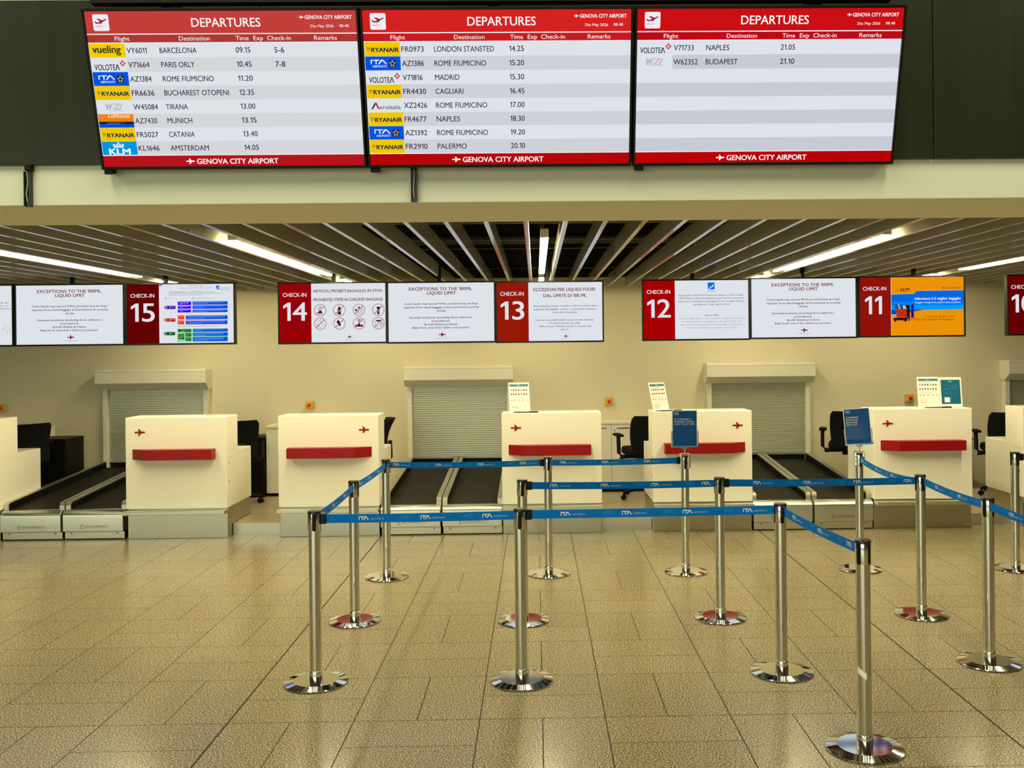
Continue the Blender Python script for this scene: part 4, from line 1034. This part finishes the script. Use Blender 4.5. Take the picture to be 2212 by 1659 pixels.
# ------------------------------------------------------------------ departure boards
DW, DH = 1.231, 0.712
TILT = math.asin(0.195 / 0.711)
ROWS1 = [('vueling', 'VY6011', .2137, 'BARCELONA', .3988, '09.15', '5-6'), ('volotea', 'V71664', .2178, 'PARIS ORLY', .386, '10.45', '7-8'), ('ita', 'AZ1384', .2195, 'ROME FIUMICINO', .4522, '11.20', ''),
         ('ryanair', 'FR6636', .2242, 'BUCHAREST OTOPENI', .5041, '12.35', ''), ('wizz', 'W45084', .231, 'TIRANA', .3443, '13.00', ''), ('lufthansa', 'AZ7430', .2225, 'MUNICH', .3551, '13.15', ''),
         ('ryanair', 'FR5027', .2206, 'CATANIA', .3595, '13.40', ''), ('klm', 'KL1646', .2192, 'AMSTERDAM', .4077, '14.05', '')]
ROWS2 = [('ryanair', 'FR0973', .2229, 'LONDON STANSTED', .4859, '14.25', ''), ('ita', 'AZ1386', .2216, 'ROME FIUMICINO', .4555, '15.20', ''), ('volotea', 'V71816', .2145, 'MADRID', .3536, '15.30', ''),
         ('ryanair', 'FR4430', .2257, 'CAGLIARI', .3668, '16.45', ''), ('aeroitalia', 'XZ2426', .2274, 'ROME FIUMICINO', .4559, '17.00', ''), ('ryanair', 'FR4677', .2232, 'NAPLES', .3513, '18.30', ''),
         ('ita', 'AZ1392', .2234, 'ROME FIUMICINO', .4567, '19.20', ''), ('ryanair', 'FR2910', .2226, 'PALERMO', .3734, '20.10', '')]
ROWS3 = [('volotea', 'V71733', .2146, 'NAPLES', .3491, '21.05', ''), ('wizz', 'W62352', .2313, 'BUDAPEST', .3833, '21.10', '')]
V0, DV = 0.1995, 0.0903
DTX = (44, 38, 66)
def airline(g, who, v):
    """airline badge in the cell u 0.0-0.1345, v to v+DV"""
    c0, c1, L = 0.002, 0.1340, 3
    va, vb = v + 0.0005, v + DV - 0.0008
    if who == 'ryanair':
        g.rect(c0, va, c1, vb, (240, 200, 0), 2)
        g.text('RYANAIR', 0.026, 0.130, v + 0.063, 0.027, (22, 36, 74), 'x', L)
        g.poly([(0.010, v + 0.034), (0.014, v + 0.058), (0.0215, v + 0.044), (0.022, v + 0.036)], (22, 36, 74), L); g.poly([(0.0125, v + 0.038), (0.0145, v + 0.053), (0.0195, v + 0.043), (0.0195, v + 0.039)], (240, 200, 0), L + 1)
    elif who == 'ita':
        g.rect(c0, va, c1, vb, (0, 84, 222), 2)
        g.shape(ITA, 0.022, v + 0.050, 0.0195, (240, 244, 250), L, kx=0.0275); g.poly([(0.068, v + 0.050), (0.074, v + 0.040), (0.078, v + 0.050)], (190, 30, 70), L)
        g.text('AIRWAYS', 0.028, 0.082, v + 0.071, 0.014, (236, 240, 248), 'm', L, res=1)
        g.rrect(0.091, v + 0.024, 0.1155, v + 0.072, 0.003, (34, 28, 42), L)
        for i in range(5):
            a = math.radians(90 + 72 * i); cu, cv = 0.1033 + 0.0075 * math.cos(a), v + 0.046 - 0.0135 * math.sin(a)
            g.poly([(cu + (0.0045 if k % 2 == 0 else 0.002) * math.cos(a + k * math.pi / 5), cv - (0.0082 if k % 2 == 0 else 0.0036) * math.sin(a + k * math.pi / 5)) for k in range(9, -1, -1)], (196, 196, 200), L + 1)
        g.rect(0.095, v + 0.066, 0.112, v + 0.068, (150, 150, 154), L + 1)
    elif who == 'volotea':
        g.rect(c0, va, c1, vb, SWHITE, 2)
        g.text('VOLOTE', 0.012, 0.090, v + 0.079, 0.036, (46, 44, 64), 'b', L)
        g.poly([(0.0895, v + 0.079), (0.0955, v + 0.043), (0.1000, v + 0.043), (0.1065, v + 0.079), (0.1025, v + 0.079), (0.0978, v + 0.051), (0.0935, v + 0.079)], (46, 44, 64), L)
        cu, cv = 0.1185, v + 0.036; dx, dy = 0.0125, 0.0225
        for i in range(3):
            for j in range(3):
                if i == j == 1: continue
                a, b = (i - 1) * 0.62, (j - 1) * 0.62; pu, pv = cu + (a - b) * dx * 0.52, cv + (a + b) * dy * 0.52
                k = 0.30
                g.poly([(pu - dx * k, pv), (pu, pv + dy * k), (pu + dx * k, pv), (pu, pv - dy * k)], (198, 30, 66) if (i + j) % 2 == 0 else (216, 86, 110), L)
    elif who == 'wizz':
        g.rect(c0, va, c1, vb, SWHITE, 2)
        for w, col, q in (('x', (122, 62, 136), 3), ('l', (230, 228, 238), 4)):
            g.text('W', 0.030, 0.058, v + 0.066, 0.042, col, w, q, shear=0.22); g.text('!', 0.0585, 0.0655, v + 0.072, 0.050, col, w, q, shear=0.15); g.text('ZZ', 0.064, 0.097, v + 0.066, 0.042, col, w, q, shear=0.22)
    elif who == 'vueling':
        g.rect(c0, va, c1, vb, (244, 206, 0), 2)
        g.text('vueling', 0.012, 0.118, v + 0.060, 0.046, (74, 72, 34), 'x', L); g.disc(0.117, v + 0.022, 0.0028, (250, 246, 210), L, 10)
    elif who == 'lufthansa':
        g.rect(c0, va, c1, v + 0.050, (238, 132, 14), 2); g.rect(c0, v + 0.050, c1, v + 0.066, (40, 26, 22), 2); g.rect(c0, v + 0.066, c1, vb, (0, 78, 214), 2)
        g.text('Lufthansa', 0.040, 0.122, v + 0.024, 0.026, (250, 222, 190), 'b', L); g.ring(0.019, v + 0.012, 0.0085, 0.0012, (250, 190, 110), L, 20)
        g.rect(0.036, v + 0.056, 0.100, v + 0.059, (120, 108, 96), L); g.rect(0.028, v + 0.064, 0.080, v + 0.066, (150, 160, 200), L)
    elif who == 'klm':
        g.rect(c0, va, c1, vb, (0, 150, 226), 2)
        g.text('KLM', 0.026, 0.108, v + 0.086, 0.038, (240, 246, 252), 'x', L)
        g.rect(0.046, v + 0.032, 0.083, v + 0.040, (240, 246, 252), L)
        for i in range(4): g.disc(0.0475 + 0.0112 * i, v + 0.0235, 0.0052, (240, 246, 252), L, 12)
        g.rect(0.0632, v + 0.004, 0.0660, v + 0.016, (240, 246, 252), L); g.rect(0.0600, v + 0.007, 0.0690, v + 0.011, (240, 246, 252), L)
    elif who == 'aeroitalia':
        g.rect(c0, va, c1, vb, SWHITE, 2)
        g.poly([(0.014, v + 0.070), (0.021, v + 0.070), (0.034, v + 0.036), (0.029, v + 0.026)], (40, 84, 56), L)
        g.poly([(0.029, v + 0.026), (0.033, v + 0.040), (0.040, v + 0.070), (0.046, v + 0.070), (0.037, v + 0.028)], (196, 24, 40), L)
        g.text('eroitalia', 0.046, 0.127, v + 0.070, 0.027, (86, 92, 84), 'm', L)
def board(x, label, rows, red, band):
    t = thing('departure_board', label, 'departure board', (x, -0.08, 2.622), rx=TILT, group='departure boards')
    b = 0.010
    fr = MB().box(0, DW, 0.010, 0.055, 0, DH)
    for q in ((0, DW, 0, b * 1.3), (0, DW, DH - b * 1.4, DH), (0, b, b * 1.3, DH - b * 1.4), (DW - b, DW, b * 1.3, DH - b * 1.4)): fr.box(q[0], q[1], -0.004, 0.010, q[2], q[3])
    fr.build('bezel', BLACK, t, bevel=0.002)
    MB().box(0.008, 0.05, 0.0, 0.045, -0.022, 0.0).build('mount_foot', BLACK, t, bevel=0.004)
    MB().box(DW / 2 - 0.3, DW / 2 + 0.3, 0.055, 0.075, 0.2, 0.62).build('wall_mount', BLACK, t)
    g = G(DW - 2 * b, DH - 2.7 * b, glow, 3)
    g.rect(0, 0, 1, 1, SWHITE, 0)
    g.rect(0, 0, 1, 0.139, red[0], 1); g.rect(0, 0.139, 1, 0.1454, (244, 244, 244), 1); g.rect(0, 0.1454, 1, 0.1945, red[1], 1); g.rect(0, 0.1945, 1, 0.1985, (244, 244, 248), 1)
    for i in range(8):
        if i % 2: g.rect(0.1345 if i < 2 or i < len(rows) else 0.0, V0 + DV * i, 1, V0 + DV * (i + 1), band, 1)
    g.rect(0, 0.9225, 1, 0.9275, (240, 242, 248), 1); g.rect(0, 0.9275, 1, 1, red[2], 1)
    WH = (246, 246, 246)
    g.rrect(0.0277, 0.0184, 0.0860, 0.1220, 0.007, (236, 236, 242), 2)
    cr = red[1]
    f = lambda a, c: (0.0277 + 0.0583 * a, 0.0184 + 0.1036 * c)
    g.poly([f(0.10, 0.44), f(0.16, 0.42), f(0.28, 0.50), f(0.46, 0.42), f(0.26, 0.28), f(0.36, 0.25), f(0.62, 0.36), f(0.80, 0.27), f(0.88, 0.28), f(0.84, 0.34), f(0.68, 0.42), f(0.46, 0.60), f(0.40, 0.60), f(0.47, 0.52), f(0.24, 0.58), f(0.12, 0.50)][::-1], (150, 24, 50), 3)
    g.rect(*f(0.14, 0.72), *f(0.60, 0.745), (150, 24, 50), 3)
    g.text('DEPARTURES', 0.389, 0.644, 0.0985, 0.054, WH, 'm', 2)
    g.plane(0.787, 0.0412, 0.0178 * g.w, WH, 2); g.text('GENOVA CITY AIRPORT', 0.8085, 0.983, 0.0530, 0.0225, WH, 'b', 2)
    g.text('21st May 2026', 0.827, 0.914, 0.1050, 0.0165, WH, 'r', 2); g.text('08.48', 0.935, 0.970, 0.1040, 0.0165, WH, 'r', 2)
    for s, a, c in (('Flight', .1005, .1547), ('Destination', .3375, .4517), ('Time', .5478, .5955), ('Exp', .6135, .6488), ('Check-in', .664, .7526), ('Remarks', .8388, .9231)):
        g.text(s, a, c, 0.1835, 0.0265, WH, 'r', 2)
    g.plane(0.3156, 0.9665, 0.032 * g.w, WH, 2); g.text('GENOVA CITY AIRPORT', 0.3565, 0.669, 0.9845, 0.0335, WH, 'b', 2)
    for i, (who, fl, fu, de, du_, ti, ck) in enumerate(rows):
        v = V0 + DV * i; vc = v + 0.0455
        g.text(fl, 0.139, fu, 0, 0.0345, DTX, 'm', 3, vc=vc); g.text(de, 0.2612, du_, 0, 0.0345, DTX, 'm', 3, vc=vc); g.text(ti, 0.5435, 0.5985, 0, 0.0345, DTX, 'm', 3, vc=vc - 0.001)
        if ck: g.text(ck, 0.687, 0.7245, 0, 0.0345, DTX, 'm', 3, vc=vc)
    g.build('display', t, (b, 0.008, b * 1.3))
    for i, r in enumerate(rows):
        a = G(g.w, g.h, glow, 3); airline(a, r[0], V0 + DV * i); a.build('airline_badge', t, (b, 0.008, b * 1.3))
    return t
board(-1.727, 'left departure board, first row BARCELONA at 09.15', ROWS1, ((196, 62, 58), (172, 56, 48), (182, 20, 26)), (212, 214, 218))  # washed-out reflection is put into this header's red colours
board(-0.489, 'middle departure board, first row LONDON STANSTED at 14.25', ROWS2, ((212, 34, 34), (196, 28, 34), (180, 6, 8)), (207, 209, 216))
board(0.751, 'right departure board, mostly empty below NAPLES and BUDAPEST', ROWS3, ((202, 14, 20), (188, 10, 24), (186, 2, 6)), (199, 203, 213))
rail = thing('mounting_rail', 'long black rail along the tops of the three departure boards', 'rail', (-1.72, -0.20, 3.355))
MB().box(0, 3.66, 0, 0.05, 0, 0.09).build('beam', BLACK, rail, bevel=0.003)
for x in (0.3, 1.8, 3.3): MB().box(x, x + 0.05, 0.05, 0.17, 0.0, 0.05).build('wall_arm', BLACK, rail)
def bracket(x, z0, z1, knob, label):
    t = thing('hanging_bracket', label, 'bracket', (x, 0, z0))
    h = z1 - z0
    m = MB().box(-0.014, 0.014, -0.020, -0.001, 0, h); m.box(-0.014, -0.010, -0.034, -0.02, 0, h); m.box(0.010, 0.014, -0.034, -0.02, 0, h)
    m.build('steel_channel', BRACKET, t, bevel=0.001)
    MB().tube([(0.002, -0.026, 0.02), (-0.003, -0.028, h * 0.35), (0.004, -0.026, h * 0.7), (0.0, -0.028, h)], 0.005, 8).build('cable', GREYMETAL, t, smooth=50)
    if knob: MB().box(-0.008, 0.022, -0.04, -0.001, h, h + 0.030).build('pivot_block', BLACK, t, bevel=0.006)
    return t
bracket(-2.101, 2.462, 2.628, True, 'dark bracket hanging below the green panel at the left')
bracket(-0.284, 2.470, 2.648, False, 'thin dark bracket hanging below the middle departure board')
